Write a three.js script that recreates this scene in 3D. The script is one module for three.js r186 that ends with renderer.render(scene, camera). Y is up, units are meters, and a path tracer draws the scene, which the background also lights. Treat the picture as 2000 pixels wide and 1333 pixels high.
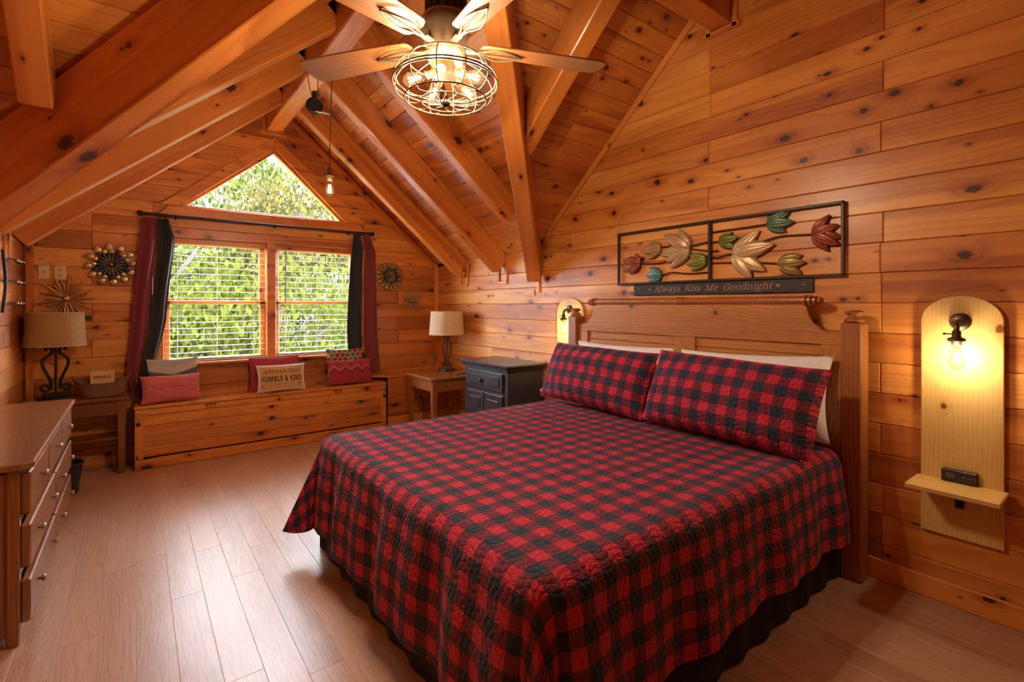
import * as THREE from 'three';
import { mergeGeometries } from 'three/addons/utils/BufferGeometryUtils.js';

// ------------------------------------------------------------------ camera, sky, sun, exposure
const scene = new THREE.Scene();
const camera = new THREE.PerspectiveCamera(2 * Math.atan(666.5 / 956) * 180 / Math.PI, 2000 / 1333, 0.05, 200);
camera.position.set(0, 1.4, 0);
camera.rotation.order = 'YXZ';
camera.rotation.y = -37.516 * Math.PI / 180;
camera.setViewOffset(2000, 1333, 0, 70, 2000, 1333);
scene.background = new THREE.Color().setRGB(33, 36.5, 41);          // bright overcast sky
const sun = new THREE.DirectionalLight(new THREE.Color().setRGB(1, 0.93, 0.8), 7);
sun.position.set(-6, 16, 9); sun.target.position.set(1, 2, -14);
sun.castShadow = true; sun.shadow.radius = 3; sun.shadow.mapSize.set(2048, 2048);
Object.assign(sun.shadow.camera, { left: -25, right: 25, top: 25, bottom: -25, near: 1, far: 60 });
scene.add(sun, sun.target);
const renderer = new THREE.WebGLRenderer({ antialias: true });
renderer.toneMapping = THREE.LinearToneMapping;
renderer.toneMappingExposure = 1.25;
renderer.shadowMap.enabled = true;
const WARM = new THREE.Color().setRGB(1, 0.80, 0.55), BULB_CD = 0.95, SCONCE_CD = 0.26;

// ------------------------------------------------------------------ helpers
const PI = Math.PI;
let seed = 7; const srand = (s) => { seed = s >>> 0; };
const rnd = (a = 0, b = 1) => { seed = (seed + 0x6D2B79F5) | 0; let t = Math.imul(seed ^ (seed >>> 15), 1 | seed); t = (t + Math.imul(t ^ (t >>> 7), 61 | t)) ^ t; return a + (b - a) * (((t ^ (t >>> 14)) >>> 0) / 4294967296); };
const pick = (a) => a[Math.floor(rnd(0, a.length))];
const lerp = (a, b, t) => a + (b - a) * t, clamp = (x, a = 0, b = 1) => Math.min(b, Math.max(a, x));
const smooth = (a, b, x) => { const t = clamp((x - a) / (b - a)); return t * t * (3 - 2 * t); };
const PERM = new Uint16Array(65536); srand(11); for (let i = 0; i < 65536; i++) PERM[i] = Math.floor(rnd(0, 65536));
const hsh = (x, y) => PERM[(PERM[x & 65535] + y) & 65535] / 65536;
function noise(x, y) {
  const i = Math.floor(x), j = Math.floor(y); let fx = x - i, fy = y - j;
  fx = fx * fx * (3 - 2 * fx); fy = fy * fy * (3 - 2 * fy);
  const a = hsh(i, j), b = hsh(i + 1, j), c = hsh(i, j + 1), d = hsh(i + 1, j + 1);
  return a + (b - a) * fx + (c - a) * fy + (a - b - c + d) * fx * fy;
}
const fbm = (x, y) => 0.55 * noise(x, y) + 0.3 * noise(2.03 * x + 7, 2.03 * y + 3) + 0.15 * noise(4.1 * x + 3, 4.1 * y + 9);
const V = (x, y, z) => new THREE.Vector3(x, y, z);

// geometry
function rawGeo(pos, uv) {
  const g = new THREE.BufferGeometry();
  g.setAttribute('position', new THREE.Float32BufferAttribute(pos, 3));
  g.setAttribute('uv', new THREE.Float32BufferAttribute(uv, 2));
  g.computeVertexNormals(); return g;
}
// chamfered box, uv in metres with the grain along the axis "along"
function cbox(w, h, d, c = 0.003, along = -1, at = [0, 0, 0]) {
  const hs = [w / 2, h / 2, d / 2]; c = Math.min(c, hs[0] * 0.9, hs[1] * 0.9, hs[2] * 0.9);
  if (along < 0) along = w >= h && w >= d ? 0 : h >= d ? 1 : 2;
  const pos = [], uv = [], uo = [rnd(0, 2), rnd(0, 2)];
  const vp = (s, a) => [0, 1, 2].map((i) => s[i] * (i === a ? hs[i] : hs[i] - c));
  const add = (P) => {
    const e1 = P[1].map((v, i) => v - P[0][i]), e2 = P[2].map((v, i) => v - P[0][i]);
    const n = [e1[1] * e2[2] - e1[2] * e2[1], e1[2] * e2[0] - e1[0] * e2[2], e1[0] * e2[1] - e1[1] * e2[0]];
    const m = [0, 1, 2].map((i) => P.reduce((s, p) => s + p[i], 0));
    if (n[0] * m[0] + n[1] * m[1] + n[2] * m[2] < 0) P = P.slice().reverse();
    const an = n.map(Math.abs), ax = an[0] > an[1] && an[0] > an[2] ? 0 : an[1] > an[2] ? 1 : 2;
    let ua = along, va = 3 - along - ax; if (ax === along) { ua = (along + 1) % 3; va = (along + 2) % 3; }
    for (let k = 1; k + 1 < P.length; k++) for (const q of [P[0], P[k], P[k + 1]]) { pos.push(q[0] + at[0], q[1] + at[1], q[2] + at[2]); uv.push(q[ua] + hs[ua] + uo[0], q[va] + hs[va] + uo[1]); }
  };
  const S = [-1, 1];
  for (let a = 0; a < 3; a++) {
    const b = (a + 1) % 3, e = (a + 2) % 3;
    for (const s of S) add([[-1, -1], [1, -1], [1, 1], [-1, 1]].map(([p, q]) => { const t = []; t[a] = s; t[b] = p; t[e] = q; return vp(t, a); }));
    for (const sa of S) for (const sb of S) add([[-1, a], [-1, b], [1, b], [1, a]].map(([q, f]) => { const t = []; t[a] = sa; t[b] = sb; t[e] = q; return vp(t, f); }));
  }
  for (const x of S) for (const y of S) for (const z of S) add([vp([x, y, z], 0), vp([x, y, z], 1), vp([x, y, z], 2)]);
  return rawGeo(pos, uv);
}
// convex polygon prism: pts in (u,v) counter-clockwise seen from N; face at O, thickness backwards
function slab(O, U, Vv, N, pts, th, c = 0.0025, uo = null, swap = false) {
  const n = pts.length, ins = [];
  for (let i = 0; i < n; i++) {
    const p0 = pts[(i + n - 1) % n], p = pts[i], p1 = pts[(i + 1) % n];
    let d0 = [p[0] - p0[0], p[1] - p0[1]], d1 = [p1[0] - p[0], p1[1] - p[1]];
    const l0 = Math.hypot(...d0) || 1e-6, l1 = Math.hypot(...d1) || 1e-6; d0 = d0.map((x) => x / l0); d1 = d1.map((x) => x / l1);
    const n0 = [-d0[1], d0[0]], n1 = [-d1[1], d1[0]], k = 1 + n0[0] * n1[0] + n0[1] * n1[1];
    const s = c / Math.max(0.25, k); ins.push([p[0] + (n0[0] + n1[0]) * s, p[1] + (n0[1] + n1[1]) * s]);
  }
  uo = uo || [rnd(0, 2), rnd(0, 1.8)];
  const pos = [], uv = [];
  const P = (q, h) => { pos.push(O.x + U.x * q[0] + Vv.x * q[1] + N.x * h, O.y + U.y * q[0] + Vv.y * q[1] + N.y * h, O.z + U.z * q[0] + Vv.z * q[1] + N.z * h); uv.push(swap ? q[1] + uo[0] : q[0] - pts[0][0] + uo[0], swap ? q[0] + uo[1] : q[1] - pts[0][1] + uo[1]); };
  for (let i = 1; i + 1 < n; i++) { P(ins[0], 0); P(ins[i], 0); P(ins[i + 1], 0); P(pts[0], -th); P(pts[i + 1], -th); P(pts[i], -th); }
  for (let i = 0; i < n; i++) {
    const j = (i + 1) % n;
    P(ins[i], 0); P(pts[i], -c); P(pts[j], -c); P(ins[i], 0); P(pts[j], -c); P(ins[j], 0);
    P(pts[i], -c); P(pts[i], -th); P(pts[j], -th); P(pts[i], -c); P(pts[j], -th); P(pts[j], -c);
  }
  return rawGeo(pos, uv);
}
const flat = (g) => { const o = g.index ? g.toNonIndexed() : g; for (const k of Object.keys(o.attributes)) if (!['position', 'normal', 'uv'].includes(k)) o.deleteAttribute(k); return o; };
const merge = (list) => mergeGeometries(list.map(flat));
const mv = (g, x = 0, y = 0, z = 0, rx = 0, ry = 0, rz = 0, s = 1) => { const m = new THREE.Matrix4().compose(V(x, y, z), new THREE.Quaternion().setFromEuler(new THREE.Euler(rx, ry, rz)), typeof s === 'number' ? V(s, s, s) : V(...s)); g.applyMatrix4(m); return g; };
const lathe = (pts, seg = 24) => new THREE.LatheGeometry(pts.map(([r, y]) => new THREE.Vector2(r, y)), seg);
const tube = (pts, r, seg = 24, rad = 8, closed = false) => new THREE.TubeGeometry(new THREE.CatmullRomCurve3(pts.map((p) => V(...p)), closed), seg, r, rad, closed);
const rod = (a, b, r, r2 = r, seg = 10) => { const A = V(...a), B = V(...b), d = B.clone().sub(A), g = new THREE.CylinderGeometry(r2, r, d.length(), seg); g.applyQuaternion(new THREE.Quaternion().setFromUnitVectors(V(0, 1, 0), d.clone().normalize())); const m = A.add(B).multiplyScalar(0.5); return g.translate(m.x, m.y, m.z); };
const ball = (r, x, y, z, s = 14) => new THREE.SphereGeometry(r, s, Math.max(8, s / 2)).translate(x, y, z);
function extr(pts, depth, bevel = 0.003, seg = 1, holes = []) {
  const sh = new THREE.Shape(pts.map(([x, y]) => new THREE.Vector2(x, y)));
  for (const h of holes) sh.holes.push(new THREE.Path(h.map(([x, y]) => new THREE.Vector2(x, y))));
  return new THREE.ExtrudeGeometry(sh, { depth: depth - 2 * bevel, bevelEnabled: bevel > 0, bevelThickness: bevel, bevelSize: bevel, bevelOffset: -bevel, bevelSegments: seg, curveSegments: 16 }).translate(0, 0, bevel);
}
// displaced grid surface f(u,v)->[x,y,z,(tu,tv)]
function grid(nu, nv, f, flip = false) {
  const pos = [], uv = [], idx = [];
  for (let j = 0; j <= nv; j++) for (let i = 0; i <= nu; i++) { const p = f(i / nu, j / nv); pos.push(p[0], p[1], p[2]); uv.push(p[3] ?? i / nu, p[4] ?? j / nv); }
  for (let j = 0; j < nv; j++) for (let i = 0; i < nu; i++) { const a = j * (nu + 1) + i, b = a + 1, c = a + nu + 1, d = c + 1; if (flip) idx.push(a, c, b, b, c, d); else idx.push(a, b, c, b, d, c); }
  const g = new THREE.BufferGeometry();
  g.setAttribute('position', new THREE.Float32BufferAttribute(pos, 3)); g.setAttribute('uv', new THREE.Float32BufferAttribute(uv, 2)); g.setIndex(idx); g.computeVertexNormals(); return g;
}
// soft cushion lying in the xy plane, facing +z
function cushion(w, h, t, { k = 0.07, n = 30, um = 0, vm = 0, wr = 0.006, sd = 1, pw = 0.42 } = {}) {
  const side = (sg) => grid(n, n, (a, b) => {
    const u = a * 2 - 1, v = b * 2 - 1;
    const x = w / 2 * u * (1 - k * (1 - v * v) * u * u), y = h / 2 * v * (1 - k * (1 - u * u) * v * v);
    const e = Math.pow(Math.max(0, (1 - u * u) * (1 - v * v)), pw);
    const z = sg * (t / 2 * e + e * wr * (fbm(u * 3 + sd * 9, v * 3 + sg) - 0.5) * 4);
    return [x, y, z, um ? a * um : a, vm ? b * vm : b];
  }, sg < 0);
  return merge([side(1), side(-1)]);
}

// scene graph
const used = {};
const numbered = (n) => { if (!(n in used)) { used[n] = 0; return n; } return n + '_' + String(++used[n]).padStart(3, '0'); };
const lit = (m) => { m.castShadow = m.receiveShadow = true; return m; };
function thing(name, label, category, p = [0, 0, 0], turn = 0, group) {
  const o = new THREE.Group(); o.name = numbered(name); scene.add(o); o.position.set(...p); o.rotation.y = turn;
  o.userData = { label, category }; if (group) o.userData.group = group; return o;
}
function single(name, label, category, g, m, p = [0, 0, 0], turn = 0, group) {
  const o = lit(new THREE.Mesh(g, m)); o.name = numbered(name); scene.add(o); o.position.set(...p); o.rotation.y = turn;
  o.userData = { label, category }; if (group) o.userData.group = group; return o;
}
function part(parent, name, g, m, label) { const o = lit(new THREE.Mesh(Array.isArray(g) ? merge(g) : g, m)); o.name = name; parent.add(o); if (label) o.userData.label = label; return o; }
function struct(name, label) { const o = new THREE.Group(); o.name = name; scene.add(o); o.userData = { kind: 'structure', label }; return o; }

// ------------------------------------------------------------------ textures
function tex(w, h, fn, srgb = true) {
  const d = new Uint8Array(w * h * 4);
  for (let j = 0; j < h; j++) for (let i = 0; i < w; i++) { const c = fn(i, j), o = (j * w + i) * 4; d[o] = c[0]; d[o + 1] = c[1]; d[o + 2] = c[2]; d[o + 3] = 255; }
  const t = new THREE.DataTexture(d, w, h); t.wrapS = t.wrapT = THREE.RepeatWrapping; t.magFilter = THREE.LinearFilter; t.minFilter = THREE.LinearMipmapLinearFilter; t.generateMipmaps = true;
  if (srgb) t.colorSpace = THREE.SRGBColorSpace; t.needsUpdate = true; return t;
}
const rep = (t, a, b) => { const c = t.clone(); c.repeat.set(a, b); c.needsUpdate = true; return c; };
// wood seen along the grain: u runs along the board
function wood(w, h, mw, mh, o) {
  srand(o.seed); const ks = [];
  for (let i = 0; i < o.knots; i++) { const r = rnd() < 0.45 ? rnd(0.01, 0.021) : rnd(0.003, 0.011); ks.push([rnd(0.02, mw - 0.02), rnd(0.01, mh - 0.01), r * rnd(1, 1.7), r]); }
  const cell = 0.2, nx = Math.ceil(mw / cell), bins = Array.from({ length: nx }, () => []);
  for (const k of ks) for (let b = 0; b < nx; b++) if (Math.abs((b + 0.5) * cell - k[0]) < cell / 2 + k[2] * 7) bins[b].push(k);
  return tex(w, h, (i, j) => {
    const x = i / w * mw, y = j / h * mh; let p = 0, kc = 0, kh = 0;
    for (const k of bins[Math.min(nx - 1, Math.floor(x / cell))]) {
      const dx = (x - k[0]) / k[2], dy = (y - k[1]) / k[3], q = dx * dx / 6 + dy * dy / 5; if (q > 8) continue;
      p += 1.6 * Math.exp(-q); const r = Math.sqrt(dx * dx + dy * dy) + 0.5 * (noise(x * 240, y * 240) - 0.5);
      kc = Math.max(kc, 1 - smooth(0.75, 1.1, r)); kh = Math.max(kh, Math.exp(-dx * dx / 9 - dy * dy / 3.2));
    }
    const wv = fbm(x * o.wx, y * o.wy + 31);
    p += (y * o.rings + wv * o.warp);
    const f = p - Math.floor(p), g = Math.pow(f, 2.2) * (1 - smooth(0.86, 1, f));
    const fine = noise(x * 14, y * 620) * 0.6 + noise(x * 45, y * 1500) * 0.4, big = fbm(x * 0.7 + 5, y * 7);
    const heart = o.heart ? o.heart * smooth(0.6, 0.67, fbm(x * 0.3 + 40, y * 6 + 0.5 * wv)) : 0;   // darker heartwood streaks
    const t = clamp(o.gr * g + o.bg * (big - 0.35) + o.fi * (fine - 0.5) + o.hal * kh + heart);
    const c = [0, 1, 2].map((n) => lerp(lerp(o.light[n], o.dark[n], t), o.knot[n], kc));
    return c;
  });
}
const pineT = wood(2048, 1024, 4.096, 2.048, { seed: 5, knots: 115, light: [232, 164, 80], dark: [164, 84, 30], knot: [62, 22, 9], wx: 0.6, wy: 6, rings: 15, warp: 6.5, gr: 0.32, bg: 0.85, fi: 0.22, hal: 0.7, heart: 0.36 });
const oakT = wood(1024, 512, 2.048, 1.024, { seed: 21, knots: 3, light: [196, 140, 82], dark: [128, 80, 40], knot: [80, 44, 20], wx: 1.1, wy: 6, rings: 48, warp: 6, gr: 0.5, bg: 0.6, fi: 0.55, hal: 0.3 });
const floorT = wood(1024, 1024, 2.048, 1.024, { seed: 33, knots: 0, light: [198, 158, 130], dark: [140, 98, 74], knot: [100, 62, 40], wx: 1.3, wy: 9, rings: 60, warp: 7, gr: 0.3, bg: 0.5, fi: 0.75, hal: 0.3 });
const spruceT = wood(1024, 512, 2.048, 1.024, { seed: 44, knots: 10, light: [226, 190, 118], dark: [186, 138, 70], knot: [128, 66, 26], wx: 0.5, wy: 4, rings: 62, warp: 3, gr: 0.4, bg: 0.5, fi: 0.3, hal: 0.4 });
const P1 = rep(pineT, 1 / 4.096, 1 / 2.048), P2 = rep(pineT, 1 / 7, 1 / 3.2), O1 = rep(oakT, 1 / 2.048, 1 / 1.024), F1 = rep(floorT, 1 / 2.048, 1 / 1.024), S1 = rep(spruceT, 1 / 2.048, 1 / 1.024);
const col = (r, g, b) => new THREE.Color().setRGB(r, g, b);
const std = (c, rough = 0.6, o = {}) => new THREE.MeshStandardMaterial({ color: c, roughness: rough, side: THREE.DoubleSide, ...o });
const phy = (c, rough, o) => new THREE.MeshPhysicalMaterial({ color: c, roughness: rough, side: THREE.DoubleSide, ...o });
const varn = { clearcoat: 0.4, clearcoatRoughness: 0.3 };
// tones of the varnished pine boards
const pineTones = [[1, 1, 1], [0.97, 0.91, 0.82], [0.92, 0.81, 0.68], [0.8, 0.65, 0.5], [0.6, 0.42, 0.3]].map((c) => phy(col(...c), 0.5, { map: P1, ...varn }));
const pineTone = () => { const r = rnd(); return pineTones[r < 0.3 ? 0 : r < 0.55 ? 1 : r < 0.78 ? 2 : r < 0.91 ? 3 : 4]; };
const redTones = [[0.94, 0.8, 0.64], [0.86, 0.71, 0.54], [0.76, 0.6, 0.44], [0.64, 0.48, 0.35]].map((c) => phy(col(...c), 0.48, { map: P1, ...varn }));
const beamM = phy(col(0.76, 0.55, 0.41), 0.42, { map: P2, clearcoat: 0.6, clearcoatRoughness: 0.22 });
const trimM = phy(col(0.98, 0.86, 0.72), 0.45, { map: P1, ...varn });
const darkJoint = std(col(0.10, 0.04, 0.015), 0.9);
const oakM = phy(col(0.98, 0.82, 0.58), 0.45, { map: O1, clearcoat: 0.35, clearcoatRoughness: 0.3 });
const oakDk = phy(col(0.74, 0.59, 0.43), 0.42, { map: O1, clearcoat: 0.4, clearcoatRoughness: 0.25 });
const floorM = [[1, 1, 1], [0.95, 0.94, 0.93], [0.9, 0.88, 0.86], [1, 0.97, 0.93]].map((c) => phy(col(...c), 0.3, { map: F1 }));
const spruceM = phy(col(1, 0.98, 0.92), 0.5, { map: S1, clearcoat: 0.25, clearcoatRoughness: 0.35 });
const ironM = std(col(0.03, 0.026, 0.024), 0.4, { metalness: 0.6 }), blackM = std(col(0.018, 0.017, 0.017), 0.45);
const bronzeM = std(col(0.16, 0.1, 0.055), 0.4, { metalness: 0.75 }), goldM = std(col(0.62, 0.45, 0.22), 0.32, { metalness: 0.9 }), steelM = std(col(0.6, 0.58, 0.55), 0.3, { metalness: 0.9 });
// ------------------------------------------------------------------ room shell
const XR = 3.02, XL = -0.72, ZW = -5.5, ZB = 2.6, RX = 1.10, HR = 3.55, SD = 0.85, SM = 0.865, ZM = -1.69, EH = 1.92, ZE = -3.57, SB = 0.2, HB = HR - SB * (ZB - ZM);
const ROW = 0.1545, Y0 = 1.413 - 9 * ROW;
const X = V(1, 0, 0), Y = V(0, 1, 0), Z = V(0, 0, 1);
function planks(parent, O, U, Vv, N, y0, y1, ul, ur, cuts, tones, th = 0.03, name = 'plank') {
  y0 += 0.0008; y1 -= 0.0008;                                       // open joint between rows
  const a0 = ul(y0), a1 = ul(y1), b0 = ur(y0), b1 = ur(y1);
  if (b0 - a0 < 0.02) return;
  const A1 = Math.min(a1, (a1 + b1) / 2 - 0.0005 > a1 ? a1 : (a1 + b1) / 2), cs = cuts.filter((c) => c > Math.max(a0, a1) + 0.08 && c < Math.min(b0, b1) - 0.08).sort((p, q) => p - q);
  let p0 = a0, p1 = A1;
  for (const c of [...cs, null]) {
    let q0 = c ?? b0, q1 = c ?? Math.max(b1, p1 + 0.001);
    const g = slab(O, U, Vv, N, [[p0 + 0.0006, y0], [q0 - 0.0006, y0], [q1 - 0.0006, y1], [p1 + 0.0006, y1]], th, 0.004);
    part(parent, name, g, typeof tones === 'function' ? tones() : pick(tones));
    p0 = q0; p1 = q1;
  }
}
srand(101);
// right wall (headboard wall)
const wallR = struct('wall_right', 'varnished knotty pine board wall behind the bed');
part(wallR, 'backing', cbox(0.16, 4.1, 8.7, 0.001, 1, [XR + 0.03 + 0.08, 1.9, -1.45]), darkJoint);
const zmin = (y) => y <= EH ? ZW : ZE + (y - EH) / SM, zmax = (y) => y <= HB ? ZB : ZM + (HR - y) / SB;
for (let k = 0; k < 23; k++) {
  const y0 = Math.max(0, Y0 + (k - 1) * ROW), y1 = Math.min(HR - 0.005, Y0 + k * ROW); if (y1 - y0 < 0.02) continue;
  const cuts = []; if (rnd() < 0.5) cuts.push(rnd(0.6, 1.6)); if (k % 2 ? rnd() < 0.8 : rnd() < 0.15) cuts.push(-0.83 + rnd(-0.01, 0.01)); if (k % 2 ? rnd() < 0.15 : rnd() < 0.75) cuts.push(-1.78 + rnd(-0.01, 0.01)); if (rnd() < 0.35) cuts.push(-3.0 + rnd(-0.3, 0.3)); if (rnd() < 0.4) cuts.push(-4.3 + rnd(-0.3, 0.3));
  planks(wallR, V(XR, 0, 0), Z, Y, V(-1, 0, 0), y0, y1, zmin, zmax, cuts, pineTone);
}
// left wall
const wallL = struct('wall_left', 'pine board wall beside the dresser');
part(wallL, 'backing', cbox(0.16, 4.1, 8.7, 0.001, 1, [XL - 0.11, 1.9, -1.45]), darkJoint);
const lz = (y) => y <= 2.0 ? ZW : ZE + (y - EH) / SM;
for (let k = 0; k < 23; k++) {
  const y0 = Math.max(0, Y0 + (k - 1) * ROW), y1 = Math.min(HR - 0.005, Y0 + k * ROW); if (y1 - y0 < 0.02) continue;
  planks(wallL, V(XL, 0, 0), V(0, 0, -1), Y, X, y0, y1, (y) => -zmax(y), (y) => -lz(y), rnd() < 0.7 ? [rnd(1.2, 4.2)] : [], pineTone);
}
// back wall behind the camera
const wallB = struct('wall_back', 'pine board wall opposite the window');
part(wallB, 'backing', cbox(4.2, 4.1, 0.16, 0.001, 0, [1.15, 1.9, ZB + 0.11]), darkJoint);
for (let k = 0; k < 21; k++) { const y0 = Math.max(0, Y0 + (k - 1) * ROW), y1 = Math.min(HB, Y0 + k * ROW); planks(wallB, V(0, 0, ZB), V(-1, 0, 0), Y, V(0, 0, -1), y0, y1, () => -XR, () => -XL, [rnd(-2.5, 0)], pineTone); }
// window wall
const wallW = struct('wall_window', 'pine board gable wall with the window under the peak');
const WX = [[0.2, 1.058], [1.142, 2.0]], WY = [0.86, 2.03], TRI = [[0.325, 2.325], [1.861, 2.325], [1.136, 3.005]];
const holes = [...WX.map(([a, b]) => [[a, WY[0]], [a, WY[1]], [b, WY[1]], [b, WY[0]]]), [TRI[0], TRI[2], TRI[1]]];
part(wallW, 'backing', extr([[-1.0, -0.2], [3.3, -0.2], [3.3, 3.95], [-1.0, 3.95]], 0.12, 0, 1, holes).translate(0, 0, ZW - 0.15), redTones[1]);
const wl = (y) => y <= 2.0 ? XL : RX - (HR - y) / SD, wr = (y) => y <= EH ? XR : RX + (HR - y) / SD;
const tl = (y) => lerp(0.15, 1.13, (y - 2.325) / (3.12 - 2.325)), tr = (y) => lerp(2.1, 1.142, (y - 2.325) / (3.12 - 2.325));
const winPlank = (y0, y1, a, b, cuts, tones = pineTone) => planks(wallW, V(0, 0, ZW), X, Y, Z, y0, y1, a, b, cuts, tones, 0.03);
srand(55);
for (let k = 0; k < 23; k++) {
  const y0 = Math.max(0, Y0 + (k - 1) * ROW), y1 = Math.min(HR - 0.005, Y0 + k * ROW); if (y1 - y0 < 0.02) continue;
  const tn = rnd() < 0.4 ? redTones : pineTone;
  if (y1 <= 0.84) winPlank(y0, y1, () => XL, () => XR, [rnd(0.2, 2)], tn);
  else if (y0 < 2.32) { winPlank(y0, y1, wl, () => 0.12, rnd() < 0.4 ? [-0.3] : []); winPlank(y0, y1, () => 2.08, wr, rnd() < 0.4 ? [2.5] : [], rnd() < 0.65 ? redTones : pineTone); }
  else if (y0 < 3.1) { winPlank(y0, y1, wl, tl, []); winPlank(y0, y1, tr, wr, [], rnd() < 0.5 ? redTones : pineTone); }
  else winPlank(y0, y1, wl, wr, []);
}
part(wallW, 'plank', slab(V(0, 0, ZW), X, Y, Z, [[0.12, 2.125], [2.08, 2.125], [2.08, 2.205], [0.12, 2.205]], 0.03), pineTones[0]);
// floor
const floorG = struct('floor', 'wood-look laminate plank floor');
part(floorG, 'subfloor', cbox(4.2, 0.1, 8.7, 0.001, 2, [1.15, -0.062, -1.45]), darkJoint);
srand(77);
for (let k = 0; k < 30; k++) {
  const xa = Math.max(XL, 0.131 + (k - 7) * 0.13), xb = Math.min(XR, 0.131 + (k - 6) * 0.13); if (xb - xa < 0.02) continue;
  let z = ZW - rnd(0, 1.1);
  while (z < ZB) { const z1 = Math.min(ZB, z + 1.22), z0 = Math.max(ZW, z); if (z1 - z0 > 0.02) part(floorG, 'floor_plank', slab(V(0, 0, 0), Z, X, Y, [[z0, xa], [z1, xa], [z1, xb], [z0, xb]], 0.012, 0.0012, [rnd(0, 0.8), rnd(0, 0.88)]), pick(floorM)); z += 1.22; }
}
// ceiling
const ceil = struct('ceiling', 'sloping pine plank ceiling');
const ld = Math.hypot(1, SD), lm = Math.hypot(1, SM), CP = 0.128;
srand(91);
const zvR = (x) => ZE + (XR - x) * ((ZM - ZE) / (XR - RX)), xvR = (z) => RX + (ZM - z) * (XR - RX) / (ZM - ZE);
const ZEL = ZE + (2.003 - EH) / SM, xvL = (z) => RX - (ZM - z) * (RX - XL) / (ZM - ZEL), zvL = (x) => ZM - (RX - x) * (ZM - ZEL) / (RX - XL);
const cTone = () => (rnd() < 0.55 ? pineTone() : pick(redTones));
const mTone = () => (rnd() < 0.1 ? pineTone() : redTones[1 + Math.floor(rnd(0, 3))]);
const dRU = Z, dRV = V(-1, SD, 0).divideScalar(ld), dRN = V(-SD, -1, 0).divideScalar(ld);
const dLU = V(0, 0, -1), dLV = V(1, SD, 0).divideScalar(ld), dLN = V(SD, -1, 0).divideScalar(ld);
const mV = V(0, SM, 1).divideScalar(lm), mN = V(0, -1, SM).divideScalar(lm), lb = Math.hypot(1, SB), bV = V(0, SB, -1).divideScalar(lb), bN = V(0, -1, -SB).divideScalar(lb);
const LR = (XR - RX) * ld, LL = (RX - XL) * ld, LM = (ZM - ZE) * lm, LB = (ZB - ZM) * lb;
for (let v = 0; v < LR; v += CP) planks(ceil, V(XR, EH, 0), dRU, dRV, dRN, v, Math.min(LR, v + CP), () => ZW, (q) => zvR(XR - q / ld), rnd() < 0.5 ? [rnd(-4.6, -3.6)] : [], cTone, 0.02);
for (let v = 0; v < LL; v += CP) planks(ceil, V(XL, 2.003, 0), dLU, dLV, dLN, v, Math.min(LL, v + CP), (q) => -zvL(XL + q / ld), () => -ZW, rnd() < 0.5 ? [rnd(3.6, 4.6)] : [], cTone, 0.02);
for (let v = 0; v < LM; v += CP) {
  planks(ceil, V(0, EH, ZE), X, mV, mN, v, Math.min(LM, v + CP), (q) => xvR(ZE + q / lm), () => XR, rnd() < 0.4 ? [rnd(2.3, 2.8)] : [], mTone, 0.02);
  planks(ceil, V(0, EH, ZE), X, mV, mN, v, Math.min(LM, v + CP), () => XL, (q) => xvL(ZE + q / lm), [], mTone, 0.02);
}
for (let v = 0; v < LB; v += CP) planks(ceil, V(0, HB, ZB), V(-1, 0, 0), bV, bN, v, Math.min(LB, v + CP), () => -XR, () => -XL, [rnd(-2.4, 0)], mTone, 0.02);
const roofS = (O, U, Vv, N, pts) => part(ceil, 'roof_deck', slab(O.clone().addScaledVector(N, -0.021), U, Vv, N, pts, 0.14, 0.001), darkJoint);
roofS(V(XR, EH, 0), dRU, dRV, dRN, [[-5.75, -0.3], [ZE - 0.3, -0.3], [ZM + 0.1, LR + 0.12], [-5.75, LR + 0.12]]);
roofS(V(XL, 2.003, 0), dLU, dLV, dLN, [[-ZEL + 0.3, -0.3], [5.75, -0.3], [5.75, LL + 0.12], [-ZM - 0.1, LL + 0.12]]);
roofS(V(0, EH, ZE), X, mV, mN, [[XR - 0.02, -0.02], [XR + 0.25, -0.02], [XR + 0.25, LM + 0.12], [RX - 0.1, LM + 0.12]]);
roofS(V(0, EH, ZE), X, mV, mN, [[XL - 0.25, -0.02], [XL + 0.02, -0.02], [RX + 0.1, LM + 0.12], [XL - 0.25, LM + 0.12]]);
roofS(V(0, HB, ZB), V(-1, 0, 0), bV, bN, [[-XR - 0.25, -0.2], [-XL + 0.25, -0.2], [-XL + 0.25, LB + 0.12], [-XR - 0.25, LB + 0.12]]);

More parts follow.
